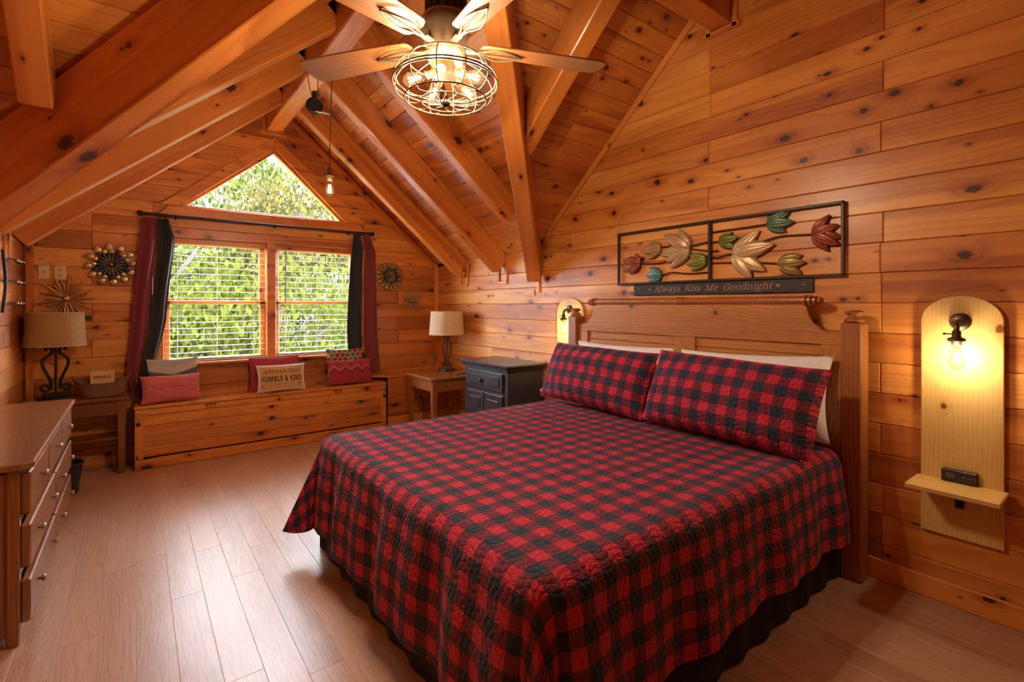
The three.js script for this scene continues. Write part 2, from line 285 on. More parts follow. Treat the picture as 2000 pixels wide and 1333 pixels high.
// ------------------------------------------------------------------ beams
function bar(A, B, up, w, d, c = 0.006) {            // box under the line A-B, hanging below it along -up
  const x = B.clone().sub(A), L = x.length(); x.normalize();
  const y = up.clone().addScaledVector(x, -up.dot(x)).normalize(), z = x.clone().cross(y);
  const g = cbox(L, d, w, c, 0), m = new THREE.Matrix4().makeBasis(x, y, z); const p = A.clone().add(B).multiplyScalar(0.5).addScaledVector(y, -d / 2);
  m.setPosition(p); g.applyMatrix4(m); return g;
}
srand(303);
const order = ['first', 'second', 'third'];
[-4.83, -4.08, -3.33].forEach((z, i) => {
  for (const s of [1, -1]) {
    const lowX = s > 0 ? XR + 0.03 : XL - 0.03, low = V(lowX, HR - SD * Math.abs(lowX - RX), z), cutX = i === 2 ? (s > 0 ? 2.62 : -0.4) : lowX;
    const lo = V(cutX, HR - SD * Math.abs(cutX - RX), z), hi = V(RX + s * 0.02, HR - SD * 0.02, z);
    const base = lo.clone(); const o = thing('roof_rafter', `reddish pine dormer rafter, ${order[i]} from the window wall, on the ${s > 0 ? 'bed' : 'dresser'} side`, 'beam', base.toArray(), 0, 'dormer rafters');
    part(o, 'timber', bar(lo.clone().sub(base), hi.clone().sub(base), s > 0 ? dRN.clone().negate() : dLN.clone().negate(), 0.105, 0.21), beamM);
    if (i < 2) {
      const wx = (s > 0 ? XR - 0.009 : XL + 0.009) - base.x, wy = (s > 0 ? EH : 2.0) - base.y;
      part(o, 'end_trim', [cbox(0.018, 0.27, 0.03, 0.003, 1, [wx, wy - 0.14, 0.068]), cbox(0.018, 0.27, 0.03, 0.003, 1, [wx, wy - 0.14, -0.068]), cbox(0.03, 0.022, 0.166, 0.003, 2, [wx, wy - 0.287, 0])], trimM);
    }
  }
});
const J = V(RX, HR, ZM);
for (const s of [1, -1]) {
  const e = s > 0 ? V(XR, EH, ZE) : V(XL, 2.003, ZEL); const d = e.clone().sub(J).normalize(), A = e.clone().addScaledVector(d, 0.06), B = J.clone();
  const o = thing('valley_beam', s > 0 ? 'diagonal pine valley beam ending on the headboard wall beside the left sconce plank' : 'diagonal dark pine valley beam coming down above the dresser', 'beam', e.toArray());
  part(o, 'timber', bar(A.sub(e), B.sub(e), Y, 0.125, 0.32), beamM);
  if (s > 0) part(o, 'end_trim', [cbox(0.02, 0.4, 0.035, 0.003, 1, [-0.01, -0.2, 0.06]), cbox(0.012, 0.06, 0.16, 0.002, 2, [-0.006, -0.4, -0.08])], trimM);
}
{
  const o = thing('jack_rafter', 'honey pine rafter on the main roof slope above the bed', 'beam', [2.14, 2.38, -2.72], 0, 'main slope rafters');
  const pt = (z) => V(0, EH + SM * (z - ZE) - 2.38, z + 2.72); part(o, 'timber', bar(pt(-2.78), pt(ZM), mN.clone().negate(), 0.13, 0.2), beamM);
  const o2 = thing('jack_rafter', 'honey pine rafter with a round knot above the dresser', 'beam', [-0.34, 2.2, -2.95], 0, 'main slope rafters');
  const pt2 = (z) => V(0, EH + SM * (z - ZE) - 2.2, z + 2.95); part(o2, 'timber', bar(pt2(-3.02), pt2(ZM), mN.clone().negate(), 0.11, 0.2), beamM);
}
{
  const o = thing('ridge_beam', 'ridge beam painted pale for fan light glare, running from the window gable to the middle of the room', 'beam', [RX + 0.02, 3.18, ZW]);
  part(o, 'timber', cbox(0.145, 0.34, ZM - ZW + 0.06, 0.008, 2, [0, 0.17, (ZM - ZW) / 2]), phy(col(1, 0.95, 0.88), 0.4, { map: P2, clearcoat: 0.6, clearcoatRoughness: 0.25 }));  // pale tint puts the whitish fan light glare into the timber colour
  part(o, 'end_trim', [cbox(0.03, 0.2, 0.02, 0.003, 1, [-0.09, 0.08, 0.012]), cbox(0.03, 0.2, 0.02, 0.003, 1, [0.09, 0.08, 0.012]), cbox(0.25, 0.035, 0.02, 0.003, 0, [0, -0.02, 0.012])], trimM);
  const o2 = thing('ridge_beam', 'reddish main ridge beam ending high on the headboard wall', 'beam', [XR, 3.2, ZM]);
  part(o2, 'timber', cbox(XR - XL + 0.04, 0.33, 0.14, 0.006, 0, [-(XR - XL) / 2, 0.165, 0]), beamM);
  part(o2, 'end_trim', [cbox(0.02, 0.2, 0.035, 0.003, 1, [-0.01, 0.07, 0.088]), cbox(0.02, 0.2, 0.035, 0.003, 1, [-0.01, 0.07, -0.088]), cbox(0.02, 0.035, 0.25, 0.003, 2, [-0.01, -0.02, 0])], trimM);
}
// ------------------------------------------------------------------ trims
function trimPiece(n, g, m = trimM) { const o = lit(new THREE.Mesh(Array.isArray(g) ? merge(g) : g, m)); o.name = 'trim_' + n; o.userData = { kind: 'structure' }; scene.add(o); return o; }
const barW = (a, b, w, d, up = Y) => bar(V(...a), V(...b), up, w, d, 0.003);
trimPiece(1, bar(V(XR - 0.02, EH, ZW + 0.012), V(RX, HR - 0.018, ZW + 0.012), V(SD, 1, 0), 0.025, 0.06, 0.003));
trimPiece(2, bar(V(XL + 0.02, 2.0, ZW + 0.012), V(RX, HR - 0.018, ZW + 0.012), V(-SD, 1, 0), 0.025, 0.06, 0.003));
trimPiece(3, bar(V(XR - 0.012, EH, ZE), V(XR - 0.012, HR - 0.03, ZM - 0.03), V(0, 1, -SM), 0.022, 0.045, 0.003));
trimPiece(4, cbox(0.04, 1.35, 0.045, 0.004, 1, [XR - 0.02, 1.245, ZW + 0.023]));
trimPiece(5, cbox(0.045, 1.98, 0.03, 0.004, 1, [XL + 0.04, 1.0, ZW + 0.016]));
const base = (name, g) => { const o = lit(new THREE.Mesh(merge(g), trimM)); o.name = name; o.userData = { kind: 'structure' }; scene.add(o); };
base('baseboard_right', [cbox(0.02, 0.105, 7.7, 0.005, 2, [XR - 0.01, 0.0525, -1.28])]);
base('baseboard_left', [cbox(0.02, 0.105, 8.0, 0.005, 2, [XL + 0.01, 0.0525, -1.45])]);

// ------------------------------------------------------------------ window
const glassM = phy(col(1, 1, 1), 0.02, { transmission: 1, thickness: 0, ior: 1.45 });
const sashM = phy(col(0.82, 0.62, 0.44), 0.45, { map: P1, ...varn });
const slatM = std(col(0.86, 0.82, 0.74), 0.4);
const cordM = std(col(0.75, 0.68, 0.55), 0.8), wandM = std(col(0.06, 0.05, 0.03), 0.5);
const casing = struct('trim_6', 'pine window casing'); {
  const q = (pts, m = trimM, th = 0.02) => part(casing, 'casing_board', slab(V(0, 0, ZW + 0.02), X, Y, Z, pts, th, 0.004), m);
  q([[0.12, 0.86], [0.2, 0.86], [0.2, 2.03], [0.12, 2.03]]); q([[2.0, 0.86], [2.08, 0.86], [2.08, 2.03], [2.0, 2.03]]);
  q([[1.058, 0.86], [1.142, 0.86], [1.142, 2.03], [1.058, 2.03]]); q([[0.12, 2.03], [2.08, 2.03], [2.08, 2.12], [0.12, 2.12]]);
  q([[0.14, 2.21], [2.11, 2.21], [2.01, 2.322], [0.24, 2.322]]);
  q([[0.17, 2.325], [0.325, 2.325], [1.136, 3.005], [1.136, 3.13]]); q([[1.861, 2.325], [2.1, 2.325], [1.136, 3.13], [1.136, 3.005]]);
  part(casing, 'stool', cbox(1.98, 0.022, 0.09, 0.005, 0, [1.1, 0.851, ZW + 0.02]), trimM);
}
WX.forEach(([a, b], i) => {
  const o = struct('window_' + (i + 1), i ? 'right double-hung window pane beside the mullion' : 'left double-hung window pane beside the mullion');
  const zc = ZW - 0.1, ym = 1.427, w = b - a, cx = (a + b) / 2;
  part(o, 'sash', [cbox(0.05, 0.6, 0.035, 0.004, 1, [a + 0.025, 1.73, zc - 0.02]), cbox(0.05, 0.6, 0.035, 0.004, 1, [b - 0.025, 1.73, zc - 0.02]), cbox(w, 0.05, 0.035, 0.004, 0, [cx, 2.0, zc - 0.02]), cbox(w, 0.04, 0.035, 0.004, 0, [cx, ym, zc - 0.02])], sashM);
  part(o, 'sash', [cbox(0.05, 0.58, 0.035, 0.004, 1, [a + 0.025, 1.15, zc + 0.018]), cbox(0.05, 0.58, 0.035, 0.004, 1, [b - 0.025, 1.15, zc + 0.018]), cbox(w, 0.04, 0.035, 0.004, 0, [cx, 0.88, zc + 0.018]), cbox(w, 0.035, 0.035, 0.004, 0, [cx, ym, zc + 0.018])], sashM);
  part(o, 'pane', new THREE.PlaneGeometry(w - 0.1, 0.53).translate(cx, 1.71, zc - 0.02), glassM);
  part(o, 'pane', new THREE.PlaneGeometry(w - 0.1, 0.5).translate(cx, 1.155, zc + 0.018), glassM);
});
{
  const o = struct('window_3', 'triangular gable window above the curtain rod');
  const c = [1.107, 2.55], ins = (k) => TRI.map(([x, y]) => [lerp(x, c[0], k), lerp(y, c[1], k)]);
  const outer = TRI, inner = ins(0.075);
  part(o, 'frame', extr(outer, 0.04, 0.003, 1, [[inner[0], inner[2], inner[1]]]).translate(0, 0, ZW - 0.06), trimM);
  part(o, 'pane', new THREE.ShapeGeometry(new THREE.Shape(ins(0.05).map(([x, y]) => new THREE.Vector2(x, y)))).translate(0, 0, ZW - 0.045), glassM);
}
srand(404);
WX.forEach(([a, b], i) => {
  const o = thing('window_blind', i ? 'open wooden slat blind with a dark tilt wand in the right window' : 'open wooden slat blind in the left window', 'blind', [(a + b) / 2, 0.865, ZW - 0.04], 0, 'window blinds');
  const w = b - a - 0.012;
  part(o, 'head_rail', cbox(w, 0.045, 0.045, 0.003, 0, [0, 1.14, 0]), sashM);
  for (let k = 0; k < 19; k++) {
    const y = 0.028 + k * 0.0578, s1 = rnd(0, 6), am = rnd(0.001, 0.004), tl_ = -0.08 + rnd(-0.04, 0.04);
    part(o, 'slat', merge([0, 1].map((f) => grid(10, 2, (u, v) => { const zz = (v - 0.5) * 0.05; return [(u - 0.5) * w, y + am * Math.sin(u * 5 + s1) + zz * tl_ + 0.002 * (1 - 4 * (v - 0.5) ** 2) - f * 0.0028, -zz]; }, !!f))), slatM);
  }
  for (const sx of [-0.38, 0, 0.38]) part(o, 'ladder_cord', [rod([sx * w, 0, 0.026], [sx * w, 1.12, 0.026], 0.0012, 0.0012, 5), rod([sx * w, 0, -0.026], [sx * w, 1.12, -0.026], 0.0012, 0.0012, 5)], cordM);
  part(o, 'bottom_rail', cbox(w, 0.018, 0.05, 0.004, 0, [0, 0.01, 0]), slatM);
  if (i) part(o, 'tilt_wand', rod([-0.33, 0.57, 0.034], [-0.33, 1.12, 0.034], 0.005), wandM);
});
// ------------------------------------------------------------------ lamps
const bulbGlass = phy(col(1, 0.86, 0.62), 0.05, { transmission: 1, thickness: 0, ior: 1.3, emissive: col(1, 0.66, 0.28), emissiveIntensity: 2.2 });
const filM = std(col(1, 0.8, 0.5), 0.5, { emissive: col(1, 0.72, 0.4), emissiveIntensity: 70 });
const bulbProfile = [[0.0125, 0], [0.0135, 0.012], [0.019, 0.03], [0.0265, 0.05], [0.0305, 0.07], [0.029, 0.088], [0.021, 0.103], [0.01, 0.111], [0, 0.113]];
// Edison bulb hanging along -y from its neck at the origin of "parent" space
function bulb(parent, M, cd, k = 1) {
  const g = lathe(bulbProfile, 20); g.scale(k, -k, k); g.applyMatrix4(M);
  const b = part(parent, 'bulb', g, bulbGlass, 'glowing clear filament bulb');
  const f = []; for (let i = 0; i < 6; i++) { const a = i / 6 * PI * 2; f.push(rod([Math.cos(a) * 0.006, -0.03, Math.sin(a) * 0.006], [Math.cos(a + 0.5) * 0.012, -0.085, Math.sin(a + 0.5) * 0.012], 0.0016, 0.0016, 5)); }
  const fg = merge(f); fg.scale(k, k, k); fg.applyMatrix4(M); part(b, 'filament', fg, filM);
  const l = new THREE.PointLight(WARM, cd, 0, 2); l.castShadow = true; l.shadow.radius = 1.2; l.position.copy(V(0, -0.06 * k, 0).applyMatrix4(M)); b.add(l);
}
const T = (x, y, z, rx = 0, ry = 0, rz = 0) => new THREE.Matrix4().compose(V(x, y, z), new THREE.Quaternion().setFromEuler(new THREE.Euler(rx, ry, rz, 'YXZ')), V(1, 1, 1));
// ceiling fan
{
  const o = thing('ceiling_fan', 'caged farmhouse ceiling fan with five wooden blades and glowing bulbs', 'ceiling fan', [1.0, 2.225, ZM - 0.055]);
  o.rotation.y = -39.3 * PI / 180;                                // one blade points straight away from the foot of the room
  const ribs = []; for (let i = 0; i < 16; i++) { const a = i / 16 * PI * 2; ribs.push(rod([Math.cos(a) * 0.074, 0.35, Math.sin(a) * 0.074], [Math.cos(a) * 0.074, 0.985, Math.sin(a) * 0.074], 0.012, 0.012, 8)); }
  part(o, 'fluted_column', [new THREE.CylinderGeometry(0.07, 0.07, 0.64, 28).translate(0, 0.665, 0), ...ribs], std(col(0.035, 0.024, 0.016), 0.8));
  part(o, 'motor_housing', lathe([[0, 0.365], [0.06, 0.365], [0.09, 0.345], [0.1, 0.325], [0.1, 0.285], [0.088, 0.27], [0.088, 0.235], [0.075, 0.215], [0.07, 0.165], [0, 0.165]], 36), bronzeM);
  part(o, 'light_socket_hub', [new THREE.CylinderGeometry(0.035, 0.05, 0.06, 20).translate(0, 0.135, 0)], bronzeM);
  const shape = []; const bl = (t) => lerp(0.058, 0.078, Math.sin(clamp(t * 1.15) * PI / 2));
  for (let i = 0; i <= 16; i++) { const t = i / 16; shape.push([0.17 + t * 0.5, -bl(t)]); }
  for (let i = 0; i <= 10; i++) { const a = -PI / 2 + i / 10 * PI; shape.push([0.67 + Math.cos(a) * 0.03, Math.sin(a) * 0.076]); }
  for (let i = 16; i >= 0; i--) { const t = i / 16; shape.push([0.17 + t * 0.5, bl(t)]); }
  for (let i = 1; i < 6; i++) { const a = PI / 2 + i / 6 * PI; shape.push([0.17 + Math.cos(a) * 0.03, Math.sin(a) * 0.058]); }
  const bladeM = phy(col(0.36, 0.28, 0.24), 0.45, { map: O1, clearcoat: 0.4, clearcoatRoughness: 0.3 });
  for (let i = 0; i < 5; i++) {
    const a = PI / 2 + i * PI * 2 / 5, put = (g) => { g.applyMatrix4(new THREE.Matrix4().makeRotationY(a)); return g; };
    const g = extr(shape, 0.008, 0.002); g.rotateX(-PI / 2); g.rotateX(0.16); g.translate(0, 0.232, 0); g.computeVertexNormals();
    const b = part(o, 'blade', put(g), bladeM);
    const leaf = []; for (let s = -1; s <= 1; s += 2) leaf.push(tube([[0.09, 0.215, 0], [0.15, 0.222, s * 0.012], [0.21, 0.222 + s * 0.004, s * 0.036], [0.27, 0.222 + s * 0.003, s * 0.026], [0.325, 0.224, 0]], 0.0045, 20, 6));
    leaf.push(tube([[0.09, 0.215, 0], [0.2, 0.221, 0], [0.325, 0.224, 0]], 0.004, 10, 6), cbox(0.06, 0.012, 0.03, 0.003, 0, [0.09, 0.222, 0]));
    part(b, 'blade_iron', put(merge(leaf)), bronzeM);
  }
  const wires = [], ring = (r, y, t) => new THREE.TorusGeometry(r, t, 6, 48).rotateX(PI / 2).translate(0, y, 0);
  wires.push(ring(0.15, 0.165, 0.003), ring(0.205, 0.09, 0.0035), ring(0.212, 0.075, 0.003), ring(0.165, 0.012, 0.003), ring(0.1, 0.002, 0.0025));
  for (let i = 0; i < 12; i++) {
    const c = Math.cos(i / 12 * PI * 2), s = Math.sin(i / 12 * PI * 2), q = (r, y) => [r * c, y, r * s];
    wires.push(tube([q(0.09, 0.185), q(0.15, 0.165), q(0.195, 0.125), q(0.21, 0.08), q(0.195, 0.035), q(0.165, 0.012)], 0.0024, 16, 5));
    const w = []; for (let k = 0; k <= 8; k++) { const r = lerp(0.165, 0.012, k / 8), aa = i / 12 * PI * 2 + 0.16 * Math.sin(k / 8 * PI * 2.5); w.push([r * Math.cos(aa), lerp(0.012, -0.004, k / 8), r * Math.sin(aa)]); }
    wires.push(tube(w, 0.0022, 18, 5));
  }
  part(o, 'wire_cage', wires, bronzeM, 'bronze wire cage around the bulbs');
  part(o, 'cage_knob', lathe([[0, -0.018], [0.012, -0.014], [0.02, -0.004], [0.018, 0.008], [0, 0.012]], 16), ironM);
  for (let i = 0; i < 5; i++) {
    const a = 0.35 + i * PI * 2 / 5, c = Math.cos(a), s = Math.sin(a);
    part(o, 'socket', [rod([c * 0.03, 0.125, s * 0.03], [c * 0.078, 0.103, s * 0.078], 0.013, 0.016, 12)], bronzeM);
    const m = new THREE.Matrix4().makeRotationY(-a).multiply(new THREE.Matrix4().makeRotationZ(1.18)); m.setPosition(c * 0.075, 0.104, s * 0.075);
    bulb(o, m, BULB_CD, 0.92);
  }
}
// pendant on a pulley
{
  const o = thing('pendant_light', 'bare bulb pendant on a black cord looped over an iron pulley below the ridge beam', 'pendant lamp', [RX, 3.18, -3.58]);
  part(o, 'hook', [rod([0, 0, 0], [0, -0.03, 0], 0.016, 0.012), new THREE.TorusGeometry(0.016, 0.004, 6, 14).translate(0, -0.045, 0)], ironM);
  part(o, 'cord', tube([[0, -0.05, 0], [0.012, -0.09, 0.005], [0.004, -0.5, 0.002], [0, -0.79, 0]], 0.0028, 30, 6), blackM); part(o, 'cord', tube([[0, -0.05, 0], [-0.03, -0.07, -0.03], [-0.06, -0.15, -0.07], [-0.055, -0.27, -0.075]], 0.0028, 20, 6), blackM); part(o, 'cord', tube([[-0.12, -0.005, -0.07], [-0.12, -0.15, -0.1], [-0.1, -0.27, -0.09]], 0.0028, 12, 6), blackM);
  const pl = new THREE.CylinderGeometry(0.05, 0.05, 0.02, 28).rotateX(PI / 2), gr = new THREE.TorusGeometry(0.05, 0.008, 8, 28);
  part(o, 'pulley', [mv(pl, -0.08, -0.34, -0.09), mv(gr, -0.08, -0.34, -0.078), mv(gr.clone(), 0, 0, -0.022), cbox(0.03, 0.06, 0.03, 0.004, 1, [-0.08, -0.265, -0.09])], ironM);
  part(o, 'handle', rod([-0.08, -0.385, -0.075], [0.03, -0.385, -0.06], 0.006), std(col(0.5, 0.48, 0.44), 0.35, { metalness: 0.7 }));
  part(o, 'socket', lathe([[0.004, -0.79], [0.012, -0.8], [0.014, -0.835], [0.03, -0.85], [0.031, -0.858], [0.019, -0.862], [0.019, -0.885], [0, -0.885]], 20), bronzeM);
  bulb(o, T(0, -0.885, 0), 0.35, 1.05);
}
// plank sconces beside the bed
function sconce(label, zc, top, w, bottom, shelfY, lampY, shelfW, shelfX = 0) {
  const o = thing('plank_sconce', label, 'wall sconce', [XR, bottom, zc], -PI / 2, 'plank sconces');
  const h = top - bottom, r = w / 2, pts = [[-r, 0], [r, 0], [r, h - r * 0.8]];
  for (let i = 1; i < 16; i++) { const a = i / 16 * PI; pts.push([r * Math.cos(a), h - r * 0.8 + r * 0.8 * Math.sin(a)]); } pts.push([-r, h - r * 0.8]);
  const g = extr(pts, 0.022, 0.004, 2), uv = g.attributes.uv; for (let i = 0; i < uv.count; i++) uv.setXY(i, g.attributes.position.getY(i) + 0.3, g.attributes.position.getX(i) + 0.4);
  part(o, 'back_board', g, spruceM, 'pale arched spruce board');
  const sy = shelfY - bottom;
  part(o, 'shelf', cbox(shelfW, 0.024, 0.2, 0.004, 0, [shelfX, sy, 0.122]), spruceM);
  part(o, 'bracket', [cbox(0.03, 0.09, 0.03, 0.003, 1, [0, sy - 0.057, 0.037]), cbox(0.028, 0.028, 0.07, 0.003, 2, [0, sy - 0.028, 0.08])], ironM);
  const pw = part(o, 'charging_block', cbox(0.125, 0.055, 0.03, 0.004, 0, [0, sy + 0.042, 0.037]), std(col(0.03, 0.022, 0.018), 0.4));
  for (const [ow, oh, ox] of [[0.03, 0.02, -0.03], [0.012, 0.006, 0.015], [0.012, 0.006, 0.04]]) part(pw, 'outlet_slot', cbox(ow, oh, 0.003, 0.001, 0, [ox, sy + 0.042, 0.053]), std(col(0.1, 0.08, 0.07), 0.3));
  const ly = lampY - bottom, brz = std(col(0.14, 0.095, 0.06), 0.4, { metalness: 0.8 });
  part(o, 'wall_plate', mv(lathe([[0, 0.018], [0.02, 0.017], [0.036, 0.008], [0.04, 0], [0, 0]], 26), 0, ly, 0.022, PI / 2), brz);
  part(o, 'lamp_arm', tube([[0, ly, 0.03], [0, ly, 0.06], [0, ly - 0.008, 0.085], [0, ly - 0.03, 0.096], [0, ly - 0.045, 0.096]], 0.011, 18, 10), brz);
  part(o, 'socket', [mv(lathe([[0, 0], [0.016, 0], [0.017, -0.028], [0.032, -0.034], [0.033, -0.046], [0.02, -0.05], [0.02, -0.064], [0, -0.064]], 22), 0, ly - 0.04, 0.096), rod([-0.016, ly - 0.055, 0.096], [-0.04, ly - 0.055, 0.1], 0.003), ball(0.006, -0.042, ly - 0.055, 0.1, 10)], brz);
  bulb(o, T(0, ly - 0.104, 0.096), SCONCE_CD, 1.0);
  return o;
}
sconce('arched pale spruce plank sconce with shelf and black charging block, standing clear of the nightstand', -0.528, 1.443, 0.287, 0.325, 0.575, 1.325, 0.317);
sconce('arched pale spruce plank sconce with a lit bulb, between the headboard and the black nightstand', -3.078, 1.465, 0.33, 0.325, 0.655, 1.36, 0.235, -0.055);
// ------------------------------------------------------------------ bed
const plaidT = tex(256, 256, (i, j) => {
  const n = 8 * (noise(i * 0.9, j * 0.9) - 0.5), a = (i % 128) < 64, b = (j % 128) < 64;   // two checks of 53 mm per repeat of 106 mm
  const tw = ((i + j) % 4 < 2);
  const red = [192, 38, 66], blk = [33, 48, 66], mid = [104, 26, 40];
  let c = a && b ? red : !a && !b ? blk : (tw ? [134, 32, 60] : [88, 34, 58]);
  return c.map((v) => clamp(v + n, 0, 255));
});
const quiltB = tex(512, 512, (i, j) => {                              // quilting puckers, 0.4 m repeat
  const x = i / 512, y = j / 512, w1 = Math.sin((x * 8 + 0.18 * Math.sin(y * PI * 8)) * PI * 2), w2 = Math.sin((y * 8 + 0.18 * Math.sin(x * PI * 8)) * PI * 2);
  const stitch = Math.pow(Math.abs(w1), 0.5) * 0.5 + Math.pow(Math.abs(w2), 0.5) * 0.5;
  const pk = noise(x * 90, y * 34) * 0.5 + noise(x * 34, y * 90) * 0.5;
  const v = clamp(stitch * 0.55 + pk * 0.45) * 255; return [v, v, v];
}, false);
const PL = rep(plaidT, 1 / 0.212, 1 / 0.212), QB = rep(quiltB, 1 / 0.4, 1 / 0.4);
const quiltM = phy(col(1, 1, 1), 0.85, { map: PL, bumpMap: QB, bumpScale: 0.012, sheen: 0.5, sheenRoughness: 0.5, sheenColor: col(0.5, 0.45, 0.5) });
const shamM = phy(col(1, 1, 1), 0.85, { map: rep(plaidT, 1 / 0.212, 1 / 0.212), bumpMap: rep(quiltB, 1 / 0.4, 1 / 0.4), bumpScale: 0.01, sheen: 0.4, sheenRoughness: 0.5, sheenColor: col(0.5, 0.45, 0.5) });
const BX0 = 0.83, BX1 = 2.87, BZ0 = -2.92, BZ1 = -0.965, BT = 0.655;
{
  const o = thing('bed', 'king bed with a black pleated bed skirt and mattress under the plaid quilt', 'bed', [(BX0 + BX1) / 2, 0, (BZ0 + BZ1) / 2]);
  const L = BX1 - BX0, W = BZ1 - BZ0;
  part(o, 'mattress', cbox(L - 0.1, 0.3, W - 0.1, 0.05, 0, [0.02, BT - 0.165, 0]), std(col(0.75, 0.73, 0.7), 0.9));
  part(o, 'box_spring', cbox(L - 0.12, 0.2, W - 0.12, 0.02, 0, [0.02, 0.235, 0]), blackM);
  const sk = grid(220, 6, (u, v) => {
    const P = [[-L / 2, -W / 2 + 0.02, 0], [-L / 2, W / 2 - 0.02, 0]]; const per = [L, W, L], tot = 2 * L + W; let d = u * tot, x, z, nx, nz;
    if (d < L) { x = L / 2 - d; z = -W / 2; nx = 0; nz = -1; } else if (d < L + W) { x = -L / 2; z = -W / 2 + (d - L); nx = -1; nz = 0; } else { x = -L / 2 + (d - L - W); z = W / 2; nx = 0; nz = 1; }
    const f = (0.008 * Math.sin(u * 190) + 0.01 * (fbm(u * 40, 3) - 0.5)) * (1 - v * 0.6) - 0.014;
    return [x + nx * f, 0.008 + v * 0.36, z + nz * f];
  });
  part(o, 'bed_skirt', sk, std(col(0.012, 0.012, 0.014), 0.9), 'black fabric bed skirt');
  for (const q of [-1, 1]) part(o, 'leg', cbox(0.06, 0.15, 0.06, 0.004, 1, [-L / 2 + 0.2, 0.075, q * (W / 2 - 0.2)]), blackM);
}
{
  const L = BX1 - BX0 - 0.02, W = BZ1 - BZ0, drop = 0.425, dropF = 0.475, R = 0.07, cz = (BZ0 + BZ1) / 2;
  const prof = (d, flare) => { const q = R * PI / 2; if (d <= 0) return [d, 0]; if (d < q) { const a = d / R; return [R * Math.sin(a), R * (1 - Math.cos(a))]; } const e = d - q; return [R + e * Math.sin(flare), R + e * Math.cos(flare)]; };
  const f = (u, v) => {
    const S = L + dropF, Tt = W + 2 * drop, s = u * S, t = (v - 0.5) * Tt, X0 = L - R, Z0 = W / 2 - R;
    const ds = s - X0, dt = Math.abs(t) - Z0, sg = Math.sign(t) || 1; let x = s, y = 0, z = t;
    if (ds > 0 && dt > 0) {
      const r = Math.hypot(ds, dt), ph = Math.atan2(dt, ds), mid = 1 - Math.abs(ph / (PI / 4) - 1), pd = sg < 0 ? lerp(ph, PI / 2 * Math.pow(ph / (PI / 2), 2), mid) : ph;
      const lim = lerp(dropF, drop, ph / (PI / 2)) + R, rr = Math.min(r, lim * (1 + (sg < 0 ? 0.17 : 0.08) * mid)), fl = 0.06 + (sg < 0 ? 0.36 : 0.22) * mid * mid; const [o, d] = prof(rr, fl);
      x = X0 + o * Math.cos(pd); z = sg * (Z0 + o * Math.sin(pd)); y = -d;
    } else if (ds > 0) { const [o, d] = prof(ds, 0.05); const wv = clamp(d / 0.3); x = X0 + o + wv * (0.024 + 0.018 * Math.sin(t * 11) + 0.012 * Math.sin(t * 23 + 1)); y = -d; }
    else if (dt > 0) { const [o, d] = prof(dt, 0.04); const wv = clamp(d / 0.3); z = sg * (Z0 + o + wv * (0.02 + 0.014 * Math.sin(s * 10 + 2) + 0.01 * Math.sin(s * 21))); y = -d; }
    y += 0.006 * (fbm(s * 5, t * 5) - 0.5) + 0.004 * (fbm(s * 14, t * 14) - 0.5);
    return [BX1 - 0.02 - x, BT + y + 0.004, cz + z, s + 0.03, t + 3.0];
  };
  single('plaid_quilt', 'red and black buffalo plaid quilt draped over the bed', 'quilt', grid(230, 250, f).translate(0, 0, 0), quiltM);
}
